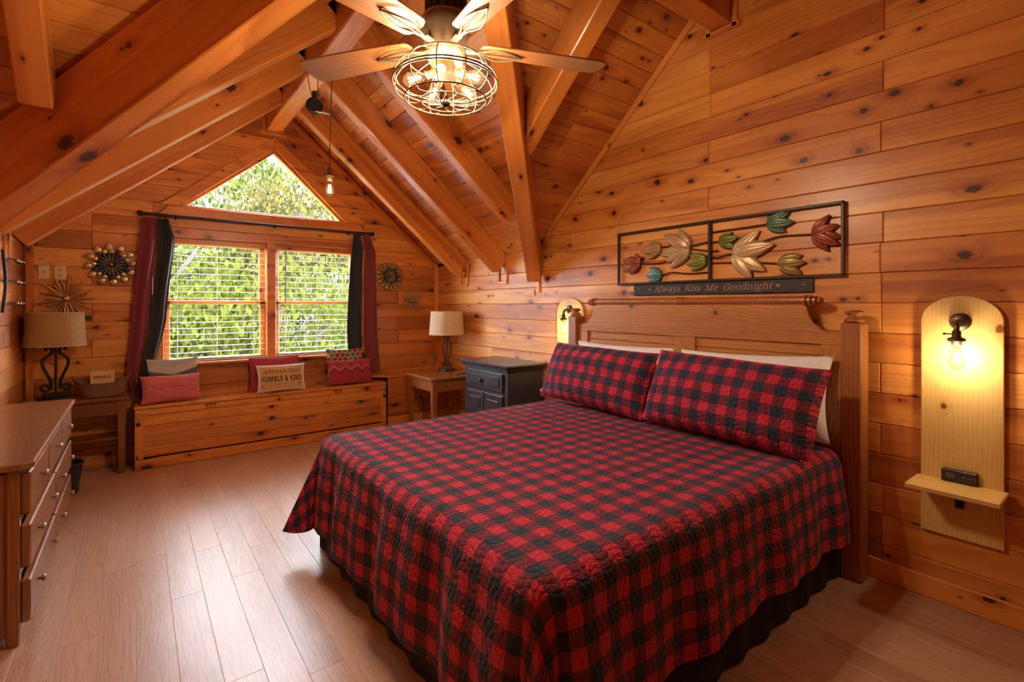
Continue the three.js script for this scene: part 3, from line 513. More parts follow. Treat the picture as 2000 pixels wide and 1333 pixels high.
// headboard
{
  const o = thing('headboard', 'oak headboard with scooped top, rolled crest rail and square posts with turned finials', 'headboard', [XR - 0.03, 0, -1.93], -PI / 2);
  const hw = 1.0;
  for (const s of [-1, 1]) {
    const p = part(o, 'post', cbox(0.098, 1.31, 0.098, 0.008, 1, [s * 1.005, 0.655, 0.06]), oakDk);
    part(p, 'finial', mv(lathe([[0, 0.066], [0.03, 0.064], [0.042, 0.056], [0.042, 0.048], [0.03, 0.04], [0.024, 0.033], [0.036, 0.024], [0.045, 0.014], [0.045, 0.002], [0, 0]], 26), s * 1.005, 1.31, 0.06), oakDk);
    part(p, 'bed_bolt', cbox(0.012, 0.13, 0.05, 0.002, 1, [s * 0.95, 0.33, 0.1]), ironM);
  }
  const top = [[-0.956, 1.19], [0.956, 1.19], [0.956, 1.245], [0.9, 1.25], [0.86, 1.265], [0.82, 1.3], [0.795, 1.345], [0.78, 1.415], [-0.78, 1.415], [-0.795, 1.345], [-0.82, 1.3], [-0.86, 1.265], [-0.9, 1.25], [-0.956, 1.245]];
  const tg = extr(top, 0.03, 0.003); { const q = tg.attributes.uv; for (let i = 0; i < q.count; i++) q.setXY(i, q.getX(i) + 1.0, q.getY(i) - 1.0); } part(o, 'crest_board', tg.translate(0, 0, 0.045), oakM);
  const roll = [rod([-0.77, 1.425, 0.062], [0.77, 1.425, 0.062], 0.026, 0.026, 20)];
  for (const s of [-1, 1]) { for (const [dx, r] of [[0.775, 0.031], [0.79, 0.022], [0.8, 0.03], [0.812, 0.018], [0.825, 0.026]]) roll.push(mv(new THREE.CylinderGeometry(r, r, 0.012, 20), s * dx, 1.425, 0.062, 0, 0, PI / 2)); roll.push(ball(0.02, s * 0.845, 1.425, 0.062)); }
  for (let k = 0; k < 4; k++) roll.push(mv(new THREE.TorusGeometry(0.026, 0.004, 6, 22), -0.02 + k * 0.016, 1.425, 0.062, 0, PI / 2));
  part(o, 'rolled_rail', roll, phy(col(0.72, 0.5, 0.34), 0.35, { map: O1, clearcoat: 0.5, clearcoatRoughness: 0.2 }));
  for (const [x, w] of [[-0.905, 0.1], [0, 0.155], [0.905, 0.1]]) part(o, 'stile', cbox(w, 0.78, 0.03, 0.003, 1, [x + (x === 0 ? 0.035 : 0), 0.8, 0.062]), oakM);
  for (const [a, b] of [[-0.855, -0.043], [0.113, 0.855]]) for (let k = 0; k < 6; k++) part(o, 'panel_board', cbox(b - a + 0.02, 0.062 + (k ? 0.058 : 0), 0.016, 0.004, 0, [(a + b) / 2, k ? 1.066 - (k - 1) * 0.124 : 1.159, 0.052]), oakM);
  part(o, 'lower_rail', cbox(1.92, 0.12, 0.03, 0.003, 0, [0, 0.36, 0.06]), oakM);
}
// pillows: king shams in front of white pillows, leaning on the headboard
{
  const whiteM = phy(col(0.85, 0.84, 0.83), 0.85, { sheen: 0.3, sheenColor: col(1, 1, 1) });
  const lean = (g, x, y, z, tilt, roll = 0) => { g.rotateX(-tilt); g.rotateZ(roll); g.rotateY(-PI / 2); return g; };
  const mk = (name, label, cat, g, m, p, group) => single(name, label, cat, g, m, p, 0, group);
  mk('pillow', 'white bed pillow behind the plaid sham on the window side', 'pillow', lean(cushion(0.9, 0.44, 0.16, { sd: 4 }), 0, 0, 0, 0.2), whiteM, [2.83, 0.895, -2.4], 'white bed pillows');
  mk('pillow', 'white bed pillow with its corner showing beside the bare headboard post', 'pillow', lean(cushion(0.9, 0.45, 0.16, { sd: 6 }), 0, 0, 0, 0.2, 0.03), whiteM, [2.83, 0.9, -1.44], 'white bed pillows');
  mk('pillow_sham', 'buffalo plaid pillow sham on the window side of the bed', 'pillow', lean(cushion(0.97, 0.45, 0.26, { um: 0.97, vm: 0.45, wr: 0.012, sd: 2, k: 0.04 }), 0, 0, 0, 0.42, -0.02), shamM, [2.6, 0.89, -2.42], 'plaid shams');
  mk('pillow_sham', 'buffalo plaid pillow sham nearest the right plank sconce', 'pillow', lean(cushion(0.98, 0.46, 0.28, { um: 0.98, vm: 0.46, wr: 0.012, sd: 3, k: 0.04 }), 0, 0, 0, 0.42, -0.03), shamM, [2.58, 0.89, -1.43], 'plaid shams');
}
// ------------------------------------------------------------------ wall art and sign above the headboard
function petalGeo(b, t, w, lift) {
  const dx = t[0] - b[0], dy = t[1] - b[1], L = Math.hypot(dx, dy), a = Math.atan2(dy, dx);
  const up = (sg) => grid(14, 12, (u, v) => { const q = v * 2 - 1, hw = w * L * Math.pow(Math.sin(Math.pow(u, 0.85) * PI), 0.75) * (1 - 0.25 * u); const e = Math.sqrt(Math.max(0, 1 - q * q)); const ridge = 0.004 * Math.abs(Math.sin(q * PI * 1.5 + PI / 2)) * e; return [u * L, q * hw, sg > 0 ? e * hw * 0.55 * 0.9 + ridge + lift : lift - 0.002]; }, sg < 0);
  const g = merge([up(1), up(-1)]); g.rotateZ(a); g.translate(b[0], b[1], 0); return g;
}
{
  const o = thing('metal_wall_art', 'black framed metal wall art of curling stems with coloured leaf clusters', 'wall art', [XR, 1.555, -1.765], -PI / 2);
  const fr = std(col(0.045, 0.03, 0.02), 0.45, { metalness: 0.5 }), S = 0.016, zf = 0.022;
  for (const [w, h, x, y] of [[1.55, S, 0, 0.397], [1.55, S, 0, 0.008], [S, 0.4, -0.767, 0.203], [S, 0.4, 0.767, 0.203], [0.02, 0.4, 0, 0.203]]) part(o, 'frame_bar', cbox(w, h, 0.02, 0.003, -1, [x, y, zf]), fr);
  const FL = [
    ['rust', [0.3, 0.075, 0.035], [[-0.562, 0.16], [-0.61, 0.235], [-0.728, 0.195], [-0.723, 0.108], [-0.658, 0.08]]],
    ['tan', [0.42, 0.26, 0.12], [[-0.381, 0.262], [-0.49, 0.305], [-0.553, 0.245], [-0.497, 0.185]]],
    ['beige', [0.5, 0.32, 0.19], [[-0.147, 0.232], [-0.238, 0.378], [-0.355, 0.35], [-0.39, 0.211], [-0.335, 0.155], [-0.305, 0.105]]],
    ['green', [0.2, 0.22, 0.035], [[-0.022, 0.146], [-0.151, 0.19], [-0.174, 0.123], [-0.143, 0.08]]],
    ['teal', [0.1, 0.23, 0.21], [[-0.373, 0.062], [-0.484, 0.124], [-0.511, 0.065], [-0.493, 0.008]]],
    ['olive', [0.15, 0.17, 0.035], [[0.057, 0.26], [0.153, 0.31], [0.193, 0.271], [0.173, 0.208]]],
    ['cream', [0.58, 0.4, 0.22], [[0.153, 0.169], [0.324, 0.302], [0.414, 0.207], [0.36, 0.05], [0.28, 0.005]]],
    ['sage', [0.1, 0.18, 0.12], [[0.363, 0.332], [0.499, 0.392], [0.521, 0.325], [0.474, 0.272]]],
    ['brick', [0.28, 0.06, 0.03], [[0.613, 0.244], [0.702, 0.342], [0.746, 0.281], [0.763, 0.21], [0.751, 0.168], [0.697, 0.138]]],
    ['ochre', [0.3, 0.2, 0.06], [[0.425, 0.092], [0.562, 0.134], [0.581, 0.089], [0.562, 0.018]]]];
  for (const [nm, c, p] of FL) { const m = std(col(...c), 0.38, { metalness: 0.35 }); p.slice(1).forEach((t, i) => part(o, 'petal', petalGeo(p[0], t, p.length > 4 && nm !== 'rust' ? 0.24 : 0.27, 0.016 + 0.006 * (i % 2)), m, `embossed ${nm} metal petal`)); }
  const ST = [[[0.363, 0.332], [0.226, 0.328], [0.057, 0.326], [0, 0.323]], [[0.613, 0.244], [0.552, 0.246], [0.44, 0.25], [0.336, 0.231]], [[0.057, 0.2], [0, 0.202], [-0.147, 0.232]], [[0.153, 0.169], [0.109, 0.169], [0.057, 0.154], [-0.167, 0.199], [-0.33, 0.158], [-0.461, 0.149], [-0.562, 0.16]], [[0.425, 0.092], [0.29, 0.107], [0, 0.124]], [[0, 0.064], [-0.167, 0.063], [-0.288, 0.076], [-0.373, 0.062]], [[0, 0.145], [-0.022, 0.146]], [[0, 0.266], [-0.167, 0.248], [-0.247, 0.263], [-0.381, 0.262]], [[0.057, 0.26], [0, 0.257]]];
  for (const s of ST) part(o, 'stem', tube(s.map(([x, y]) => [x, y, 0.018]), 0.0045, 24, 6), fr);
}
function canvasTex(w, h, draw) { const c = document.createElement('canvas'); c.width = w; c.height = h; draw(c.getContext('2d'), w, h); const t = new THREE.CanvasTexture(c); t.colorSpace = THREE.SRGBColorSpace; return t; }
function star(x, cx, cy, r) { x.beginPath(); for (let i = 0; i < 10; i++) { const a = -PI / 2 + i * PI / 5, q = i % 2 ? r * 0.42 : r; x.lineTo(cx + q * Math.cos(a), cy + q * Math.sin(a)); } x.closePath(); x.fill(); }
{
  const o = thing('wooden_sign', 'black wooden sign reading Always Kiss Me Goodnight between two stars', 'sign', [XR, 1.473, -1.769], -PI / 2);
  const t = canvasTex(2048, 148, (x, w, h) => {
    x.fillStyle = '#2a211b'; x.fillRect(0, 0, w, h); for (let i = 0; i < 300; i++) { x.fillStyle = `rgba(${80},${64},${52},${0.03 + 0.05 * hsh(i, 3)})`; x.fillRect(hsh(i, 1) * w, hsh(i, 2) * h, 60 + 200 * hsh(i, 5), 1.5); }
    x.fillStyle = '#b07a58'; x.font = 'italic 104px serif'; x.textAlign = 'center'; x.textBaseline = 'middle'; x.fillText('Always  Kiss  Me  Goodnight', w * 0.485, h * 0.5, w * 0.68);
    star(x, w * 0.115, h * 0.52, 24); star(x, w * 0.852, h * 0.5, 26);
  });
  part(o, 'board', cbox(1.244, 0.088, 0.016, 0.003, 0, [0, 0.044, 0.009]), std(col(0.03, 0.021, 0.015), 0.55));
  part(o, 'lettering', new THREE.PlaneGeometry(1.232, 0.08).translate(0, 0.044, 0.0175), std(col(1, 1, 1), 0.55, { map: t, side: THREE.FrontSide }), 'tan carved lettering');
  for (const s of [-1, 1]) part(o, 'screw', mv(new THREE.SphereGeometry(0.005, 10, 8), s * 0.575, 0.046, 0.0175, 0, 0, 0, [1, 1, 0.5]), steelM);
}
// ------------------------------------------------------------------ window seat
{
  const o = thing('storage_bench', 'built-in pine window seat chest with hasps and pulls below the window', 'bench', [1.107, 0, -5.35]);
  const W = 2.235, zf = 0.13;
  const m = (i) => redTones[i % 3];
  part(o, 'lid', cbox(W + 0.01, 0.028, 0.285, 0.005, 0, [0, 0.526, -0.002]), trimM);
  part(o, 'top_rail', cbox(W, 0.05, 0.022, 0.004, 0, [0, 0.483, zf]), redTones[0]);
  for (let k = 0; k < 4; k++) part(o, 'front_board', cbox(W - 0.1, 0.0885, 0.016, 0.004, 0, [0, 0.412 - k * 0.0895, zf - 0.005]), m(k));
  part(o, 'bottom_rail', cbox(W, 0.085, 0.022, 0.004, 0, [0, 0.0445, zf]), redTones[0]);
  for (const s of [-1, 1]) part(o, 'stile', cbox(0.06, 0.368, 0.022, 0.004, 1, [s * (W / 2 - 0.03), 0.272, zf]), redTones[0]);
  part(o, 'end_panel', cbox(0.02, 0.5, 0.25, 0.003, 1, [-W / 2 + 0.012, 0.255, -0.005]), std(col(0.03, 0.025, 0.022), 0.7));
  part(o, 'end_panel', cbox(0.02, 0.5, 0.25, 0.003, 1, [W / 2 - 0.012, 0.255, -0.005]), redTones[1]);
  for (const s of [-1, 1]) {
    const h = part(o, 'hasp', [cbox(0.03, 0.06, 0.006, 0.002, 1, [s * (W / 2 - 0.025), 0.455, zf + 0.014]), mv(new THREE.TorusGeometry(0.013, 0.004, 8, 18), s * (W / 2 - 0.025), 0.425, zf + 0.02), ...[-1, 1].map((q) => ball(0.004, s * (W / 2 - 0.025) + q * 0.008, 0.478, zf + 0.018, 8))], goldM);
    part(h, 'padlock', [cbox(0.03, 0.026, 0.014, 0.003, 0, [s * (W / 2 - 0.025), 0.388, zf + 0.02])], ironM);
  }
  for (const x of [-0.566, 0.578]) part(o, 'pull_handle', [cbox(0.085, 0.012, 0.006, 0.002, 0, [x, 0.5, zf + 0.014]), tube([[x - 0.036, 0.5, zf + 0.016], [x - 0.034, 0.483, zf + 0.03], [x, 0.478, zf + 0.034], [x + 0.034, 0.483, zf + 0.03], [x + 0.036, 0.5, zf + 0.016]], 0.004, 18, 6)], std(col(0.25, 0.17, 0.08), 0.4, { metalness: 0.8 }));
}
{
  const o = thing('corner_ledge', 'pine ledge boxed out below the wall between the window seat and the corner', 'shelf', [2.63, 0, -5.35]);
  for (let k = 0; k < 4; k++) part(o, 'front_board', cbox(0.77, 0.144, 0.02, 0.004, 0, [0, 0.073 + k * 0.145, 0.135]), pick(redTones));
  part(o, 'top_board', extr([[-0.52, 0.0], [-0.4, -0.11], [-0.36, -0.16], [0.385, -0.16], [0.385, 0.145], [-0.52, 0.145]].reverse().map(([x, z]) => [x, z]), 0.022, 0.003).rotateX(-PI / 2).translate(0, 0.583, 0), redTones[0]);
}
// ------------------------------------------------------------------ cushions on the window seat
{
  const put = (name, label, g, m, p, tilt, turn = 0) => { g.rotateX(-tilt); const o = single(name, label, 'cushion', g, m, p, turn, 'cushions on the window seat'); return o; };
  const fab = (t, o = {}) => phy(col(1, 1, 1), 0.9, { map: t, sheen: 0.3, sheenColor: col(0.6, 0.55, 0.55), ...o });
  const stripe = tex(128, 256, (i, j) => { const n = noise(i * 0.05, j * 0.55) * 38 + noise(i * 0.8, j * 2) * 16; return [178 + n * 0.7, 74 + n, 82 + n]; });
  const grey = canvasTex(512, 512, (x, w, h) => {
    x.fillStyle = '#b9b4ae'; x.fillRect(0, 0, w, h); const band = (y0, c) => { x.fillStyle = c; x.beginPath(); x.moveTo(0, y0); x.lineTo(w / 2, y0 + 60); x.lineTo(w, y0 - 30); x.lineTo(w, y0 + 90); x.lineTo(w / 2, y0 + 180); x.lineTo(0, y0 + 120); x.fill(); };
    x.fillStyle = '#a8b2b6'; x.fillRect(0, 0, w, 190); band(60, '#c3c2bd'); band(150, '#57636d'); x.fillStyle = '#c9b6a0'; x.beginPath(); x.moveTo(0, 270); x.lineTo(w / 2, 330); x.lineTo(w / 2, h); x.lineTo(0, h); x.fill(); x.fillStyle = '#d8c8b4'; x.beginPath(); x.moveTo(w / 2, 330); x.lineTo(w, 260); x.lineTo(w, h); x.lineTo(w / 2, h); x.fill();
  });
  const redT = tex(128, 128, (i, j) => { const n = noise(i * 0.6, j * 0.6) * 26; return [150 + n, 44 + n * 0.7, 62 + n * 0.7]; });
  const humble = canvasTex(768, 448, (x, w, h) => {
    x.fillStyle = '#e3ddd6'; x.fillRect(0, 0, w, h); x.fillStyle = '#cfa873'; x.fillRect(40, 34, w - 80, h - 68); for (let i = 0; i < 700; i++) { x.fillStyle = `rgba(120,80,40,${0.1 * hsh(i, 1)})`; x.fillRect(40 + hsh(i, 2) * (w - 90), 34 + hsh(i, 3) * (h - 80), 24 * hsh(i, 4), 2); }
    x.fillStyle = '#3a2b20'; x.textAlign = 'center'; x.textBaseline = 'middle'; x.font = 'italic 104px serif'; x.fillText('Always Stay', w / 2, 120, w - 110); x.font = 'bold 128px sans-serif'; x.fillText('HUMBLE & KIND', w / 2, 245, w - 100);
    x.strokeStyle = '#6b4a2c'; x.lineWidth = 4; x.beginPath(); x.moveTo(60, 330); x.lineTo(w - 60, 330); x.stroke(); for (let i = 0; i < 6; i++) { x.beginPath(); x.moveTo(90 + i * 115, 330); x.lineTo(90 + i * 115, 400); x.stroke(); } x.beginPath(); x.arc(90, 370, 22, 0, 7); x.stroke(); x.beginPath(); x.arc(w - 100, 350, 20, 0, 7); x.stroke();
  });
  const hexT = canvasTex(640, 600, (x, w, h) => {
    x.fillStyle = '#d9c6a0'; x.fillRect(0, 0, w, h); const cs = ['#8a3f45', '#4f6f6d', '#7d5a33', '#8d2f3e', '#5d6a4a', '#6d7f83']; const r = 52; let n = 0;
    for (let j = 0; j < 8; j++) for (let i = 0; i < 8; i++) { const cx = 40 + i * r * 1.73 + (j % 2) * r * 0.866, cy = 30 + j * r * 1.5; x.fillStyle = cs[Math.floor(hsh(i, j + 40) * cs.length)]; x.beginPath(); for (let k = 0; k < 6; k++) x.lineTo(cx + (r - 7) * Math.cos(PI / 6 + k * PI / 3), cy + (r - 7) * Math.sin(PI / 6 + k * PI / 3)); x.fill(); n++; }
  });
  const zig = canvasTex(640, 360, (x, w, h) => {
    x.fillStyle = '#9c3048'; x.fillRect(0, 0, w, h); for (const [y, c, lw] of [[95, '#c07078', 20], [140, '#7c2236', 16], [60, '#b4586a', 8]]) { x.strokeStyle = c; x.lineWidth = lw; x.beginPath(); for (let i = 0; i <= 8; i++) x.lineTo(i * w / 8, y + (i % 2 ? 0 : 62)); x.stroke(); }
  });
  put('cushion', 'beige, white and slate chevron cushion behind the pink lumbar cushion', cushion(0.39, 0.37, 0.08, { sd: 1 }), fab(grey), [0.265, 0.735, -5.4], 0.12, 0.03);
  put('cushion', 'pink striped lumbar cushion at the lamp end of the window seat', cushion(0.45, 0.245, 0.12, { sd: 2 }), fab(stripe), [0.25, 0.665, -5.272], 0.25, 0.1);
  put('cushion', 'plain rose red cushion behind the lettered cushion', cushion(0.47, 0.34, 0.08, { sd: 3 }), fab(redT), [1.115, 0.712, -5.4], 0.2);
  put('cushion', 'cream fringed cushion lettered Always Stay Humble and Kind', cushion(0.45, 0.27, 0.1, { sd: 4 }), fab(humble), [1.15, 0.677, -5.278], 0.25, -0.04);
  put('cushion', 'multicoloured hexagon cushion behind the rose zigzag cushion', cushion(0.41, 0.38, 0.07, { sd: 5 }), fab(hexT), [1.825, 0.735, -5.388], 0.1);
  put('cushion', 'rose red zigzag lumbar cushion at the bed end of the window seat', cushion(0.49, 0.27, 0.12, { sd: 6 }), fab(zig), [1.835, 0.68, -5.275], 0.25);
}
// ------------------------------------------------------------------ curtains
{
  const o = thing('curtain_rod', 'black curtain rod with rounded finials across the window', 'curtain rod', [1.09, 2.215, ZW + 0.066]);
  part(o, 'rod', rod([-1.03, 0, 0], [1.03, 0, 0], 0.011), ironM);
  for (const s of [-1, 1]) part(o, 'finial', [ball(0.026, s * 1.06, 0, 0), rod([s * 0.86, 0, 0], [s * 1.04, 0, 0], 0.015)], ironM);
  for (const s of [-1, 0.05, 1]) part(o, 'bracket', [cbox(0.02, 0.05, 0.012, 0.002, 1, [s * 0.8, 0, -0.052]), rod([s * 0.8, -0.005, -0.05], [s * 0.8, -0.012, 0], 0.006)], ironM);
  const redC = phy(col(0.2, 0.03, 0.05), 0.8, { sheen: 0.4, sheenColor: col(0.5, 0.2, 0.25) }), dkC = phy(col(0.018, 0.026, 0.03), 0.75, { sheen: 0.4, sheenColor: col(0.3, 0.35, 0.4) });
  const panel = (L, R, yT, yB, a, b, ph) => grid(44, 40, (u, v) => {
    const y = lerp(yT, yB, v), xl = L(v), xr = R(v), x = lerp(xl, xr, lerp(a, b, u)), am = 0.014 + 0.006 * Math.sin(v * 4 + ph), f = Math.sin((u * 1.5 + ph + 0.2 * Math.sin(v * 3)) * PI * 2);
    return [x + 0.008 * f, y - 0.012 * (1 - v) * (0.5 + 0.5 * Math.sin(u * 26)), am * f * (0.6 + 0.4 * Math.sin(u * 2 + 1))];
  });
  const mk = (label, p, L, R, yT, yB, m1, m2, n1, n2) => {
    const c = thing('curtain', label, 'curtain', p, 0, 'window curtains');
    part(c, n1, panel(L, R, yT, yB, 0, 0.5, 0.2), m1); part(c, n2, panel(L, R, yT, yB - 0.02, 0.5, 1, 1.1), m2);
    const rings = []; for (let i = 0; i < 7; i++) rings.push(mv(new THREE.TorusGeometry(0.017, 0.0022, 6, 16), lerp(L(0), R(0), (i + 0.5) / 7), yT + 0.004, 0, 0, PI / 2 - 0.25));
    part(c, 'curtain_rings', rings, std(col(0.4, 0.33, 0.22), 0.35, { metalness: 0.8 }));
  };
  const crv = (ks) => (v) => { let i = 0; while (i < ks.length - 2 && v > ks[i + 1][0]) i++; const [a, x0] = ks[i], [b, x1] = ks[i + 1]; return lerp(x0, x1, smooth(0, 1, (v - a) / (b - a)) * 0.5 + clamp((v - a) / (b - a)) * 0.5); };
  mk('burgundy and dark green curtain gathered beside the flower wall ornament and lamp', [0, 0, ZW + 0.066], crv([[0, 0.04], [0.1, 0.015], [0.55, -0.035], [0.85, -0.075], [1, -0.03]]), crv([[0, 0.24], [0.1, 0.285], [0.55, 0.225], [0.85, 0.13], [1, 0.06]]), 2.19, 0.58, redC, dkC, 'burgundy_panel', 'dark_panel');
  mk('dark green and burgundy curtain hanging on the bed side of the window', [0, 0, ZW + 0.066], crv([[0, 1.92], [0.3, 1.875], [0.7, 1.85], [1, 1.875]]), crv([[0, 2.13], [0.12, 2.2], [0.7, 2.22], [1, 2.25]]), 2.2, 0.66, dkC, redC, 'dark_panel', 'burgundy_panel');
}
// ------------------------------------------------------------------ wall ornaments and plates
const wall = (x, y) => [x, y, ZW];
function burst(label, x, y, R, n, rT, m, seedN, core) {
  const o = thing('starburst_ornament', label, 'wall ornament', wall(x, y)); srand(seedN);
  for (let i = 0; i < n; i++) { const a = i / n * PI * 2 + rnd(-0.05, 0.05), L = R * (i % 2 ? 0.72 : 1) * rnd(0.9, 1), c = Math.cos(a), s = Math.sin(a), z1 = 0.022 + 0.02 * (i % 3) / 2; part(o, 'ray', [rod([c * 0.02, s * 0.02, 0.022], [c * L * 0.55, s * L * 0.55, z1], rT * 0.6, rT * 0.8, 7), rod([c * L * 0.5, s * L * 0.5, z1], [c * L, s * L, z1 + 0.005], rT, rT, 8)], m); }
  part(o, 'centre', mv(new THREE.SphereGeometry(0.03, 16, 10), 0, 0, 0.03, 0, 0, 0, [1, 1, 0.7]), core);
}
const brass = std(col(0.55, 0.36, 0.16), 0.3, { metalness: 0.85 }), copper = std(col(0.7, 0.34, 0.2), 0.3, { metalness: 0.85 }), pewter = std(col(0.3, 0.27, 0.2), 0.35, { metalness: 0.8 });
burst('antique gold starburst wall ornament above the table lamp with the tan drum shade', -0.458, 1.455, 0.185, 26, 0.0075, brass, 61, copper);
burst('small silvery starburst wall ornament below the round flower ornament by the corner', 2.66, 1.457, 0.155, 28, 0.004, std(col(0.5, 0.42, 0.3), 0.35, { metalness: 0.7 }), 62, pewter);
function flower(label, x, y, R, inner, outer, nP, tilt) {
  const o = thing('flower_ornament', label, 'wall ornament', wall(x, y)); const dish = (r) => mv(new THREE.SphereGeometry(r, 12, 8, 0, PI * 2, 0, PI * 0.42), 0, 0, 0, -PI / 2);
  for (let i = 0; i < nP; i++) { const a = i / nP * PI * 2 + 0.1; part(o, 'outer_petal', mv(new THREE.SphereGeometry(R * 0.17, 14, 8), Math.cos(a) * R * 0.84, Math.sin(a) * R * 0.84, 0.022, 0, 0, a, [1.05, 0.9, 0.3]), outer); }
  for (let i = 0; i < nP + 4; i++) { const a = i / (nP + 4) * PI * 2; part(o, 'middle_petal', mv(new THREE.SphereGeometry(R * 0.1, 12, 8), Math.cos(a) * R * 0.64, Math.sin(a) * R * 0.64, 0.034, 0, 0, a, [1.1, 0.9, 0.3]), i % 3 ? outer : inner); }
  for (let i = 0; i < 36; i++) { const a = i / 36 * PI * 2; part(o, 'ray', mv(new THREE.SphereGeometry(R * 0.24, 8, 6), Math.cos(a) * R * 0.34, Math.sin(a) * R * 0.34, 0.045, 0, 0, a, [1, 0.07, 0.1]), i % 2 ? inner : steelM); }
  part(o, 'centre', ball(0.014, 0, 0, 0.055), goldM); part(o, 'back_plate', mv(new THREE.CylinderGeometry(R * 0.58, R * 0.58, 0.012, 32), 0, 0, 0.02, PI / 2), std(col(0.02, 0.022, 0.026), 0.5, { metalness: 0.5 }));
}
const steelM2 = std(col(0.12, 0.13, 0.15), 0.35, { metalness: 0.8 });
flower('large round metal flower ornament with gold outer petals and dark centre', -0.169, 1.752, 0.182, std(col(0.05, 0.055, 0.065), 0.4, { metalness: 0.7 }), std(col(0.5, 0.42, 0.25), 0.32, { metalness: 0.8 }), 12);
flower('round bronze metal flower ornament beside the curtain on the bed side', 2.388, 1.746, 0.165, std(col(0.16, 0.11, 0.06), 0.35, { metalness: 0.8 }), std(col(0.34, 0.26, 0.14), 0.3, { metalness: 0.8 }), 16);
{
  const cream = std(col(0.72, 0.58, 0.36), 0.4), o = thing('cable_plate', 'cream single jack wall plate nearest the corner trim', 'wall plate', [-0.597, 1.672, ZW]);
  part(o, 'plate', cbox(0.07, 0.11, 0.006, 0.002, 1, [0, 0, 0.004]), cream); part(o, 'jack', mv(new THREE.CylinderGeometry(0.005, 0.005, 0.01, 10), 0, 0, 0.01, PI / 2), steelM2);
  const q = thing('outlet_plate', 'cream duplex outlet plate above the starburst ornament', 'wall plate', [-0.498, 1.668, ZW]); part(q, 'plate', cbox(0.074, 0.112, 0.006, 0.002, 1, [0, 0, 0.004]), cream);
  for (const s of [-1, 1]) part(q, 'receptacle', [mv(new THREE.CylinderGeometry(0.016, 0.016, 0.004, 18), 0, s * 0.022, 0.008, PI / 2)], std(col(0.62, 0.5, 0.3), 0.4)), part(q, 'slots', [cbox(0.003, 0.01, 0.002, 0.0005, 1, [-0.006, s * 0.022, 0.0105]), cbox(0.003, 0.01, 0.002, 0.0005, 1, [0.006, s * 0.022, 0.0105])], blackM);
}
{
  const o = thing('wall_hook_rack', 'dark iron rack of beaded branch hooks on the wall over the dresser', 'hook rack', [XL, 1.35, -4.62], PI / 2);
  part(o, 'spine', tube([[0, 0.0, 0.02], [0.02, 0.2, 0.03], [0, 0.42, 0.02]], 0.01, 20, 8), ironM);
  for (const [y, l] of [[0.055, 0.42], [0.205, 0.45], [0.355, 0.44]]) { part(o, 'branch', tube([[0, y, 0.025], [l * 0.4, y + 0.012, 0.05], [l * 0.75, y - 0.004, 0.05], [l, y + 0.006, 0.06]], 0.008, 24, 7), ironM); part(o, 'bead', [0.5, 0.75, 1].map((k) => ball(0.011, l * k, y + 0.008, 0.058, 10)), steelM); }
}
// ------------------------------------------------------------------ tables and lamps by the window
function endTable(name, label, p, w, d, h, m, turn = 0) {
  const o = thing(name, label, 'side table', p, turn);
  part(o, 'table_top', cbox(w, 0.03, d, 0.008, 0, [0, h - 0.015, 0]), m);
  for (const sx of [-1, 1]) for (const sz of [-1, 1]) { const g = new THREE.CylinderGeometry(0.039, 0.027, h - 0.03, 4).rotateY(PI / 4).translate(0, (h - 0.03) / 2, 0).toNonIndexed(); g.computeVertexNormals(); part(o, 'leg', g.translate(sx * (w / 2 - 0.055), 0, sz * (d / 2 - 0.05)), m); }
  for (const sz of [-1, 1]) part(o, 'apron', cbox(w - 0.14, 0.11, 0.02, 0.003, 0, [0, h - 0.09, sz * (d / 2 - 0.04)]), m);
  for (const sx of [-1, 1]) part(o, 'apron', cbox(0.02, 0.11, d - 0.13, 0.003, 2, [sx * (w / 2 - 0.045), h - 0.09, 0]), m);
  return o;
}
const walnut = phy(col(0.42, 0.3, 0.24), 0.3, { map: O1, clearcoat: 0.6, clearcoatRoughness: 0.18 });
const oakT1 = phy(col(0.68, 0.54, 0.4), 0.34, { map: O1, clearcoat: 0.6, clearcoatRoughness: 0.15 });
const lt = endTable('side_table', 'brown wooden side table in the corner below the starburst, carrying the drum shade lamp', [-0.375, 0, -5.32], 0.67, 0.31, 0.64, walnut);
part(lt, 'lower_shelf', cbox(0.58, 0.02, 0.24, 0.003, 0, [0, 0.3, 0]), walnut);
endTable('side_table', 'oak side table between the window seat and the black nightstand', [2.67, 0, -4.68], 0.66, 0.62, 0.66, oakT1);
const shadeT = tex(128, 128, (i, j) => { const n = (noise(i * 0.9, j * 0.12) + noise(i * 0.12, j * 0.9)) * 18; return [216 + n, 190 + n, 150 + n]; });
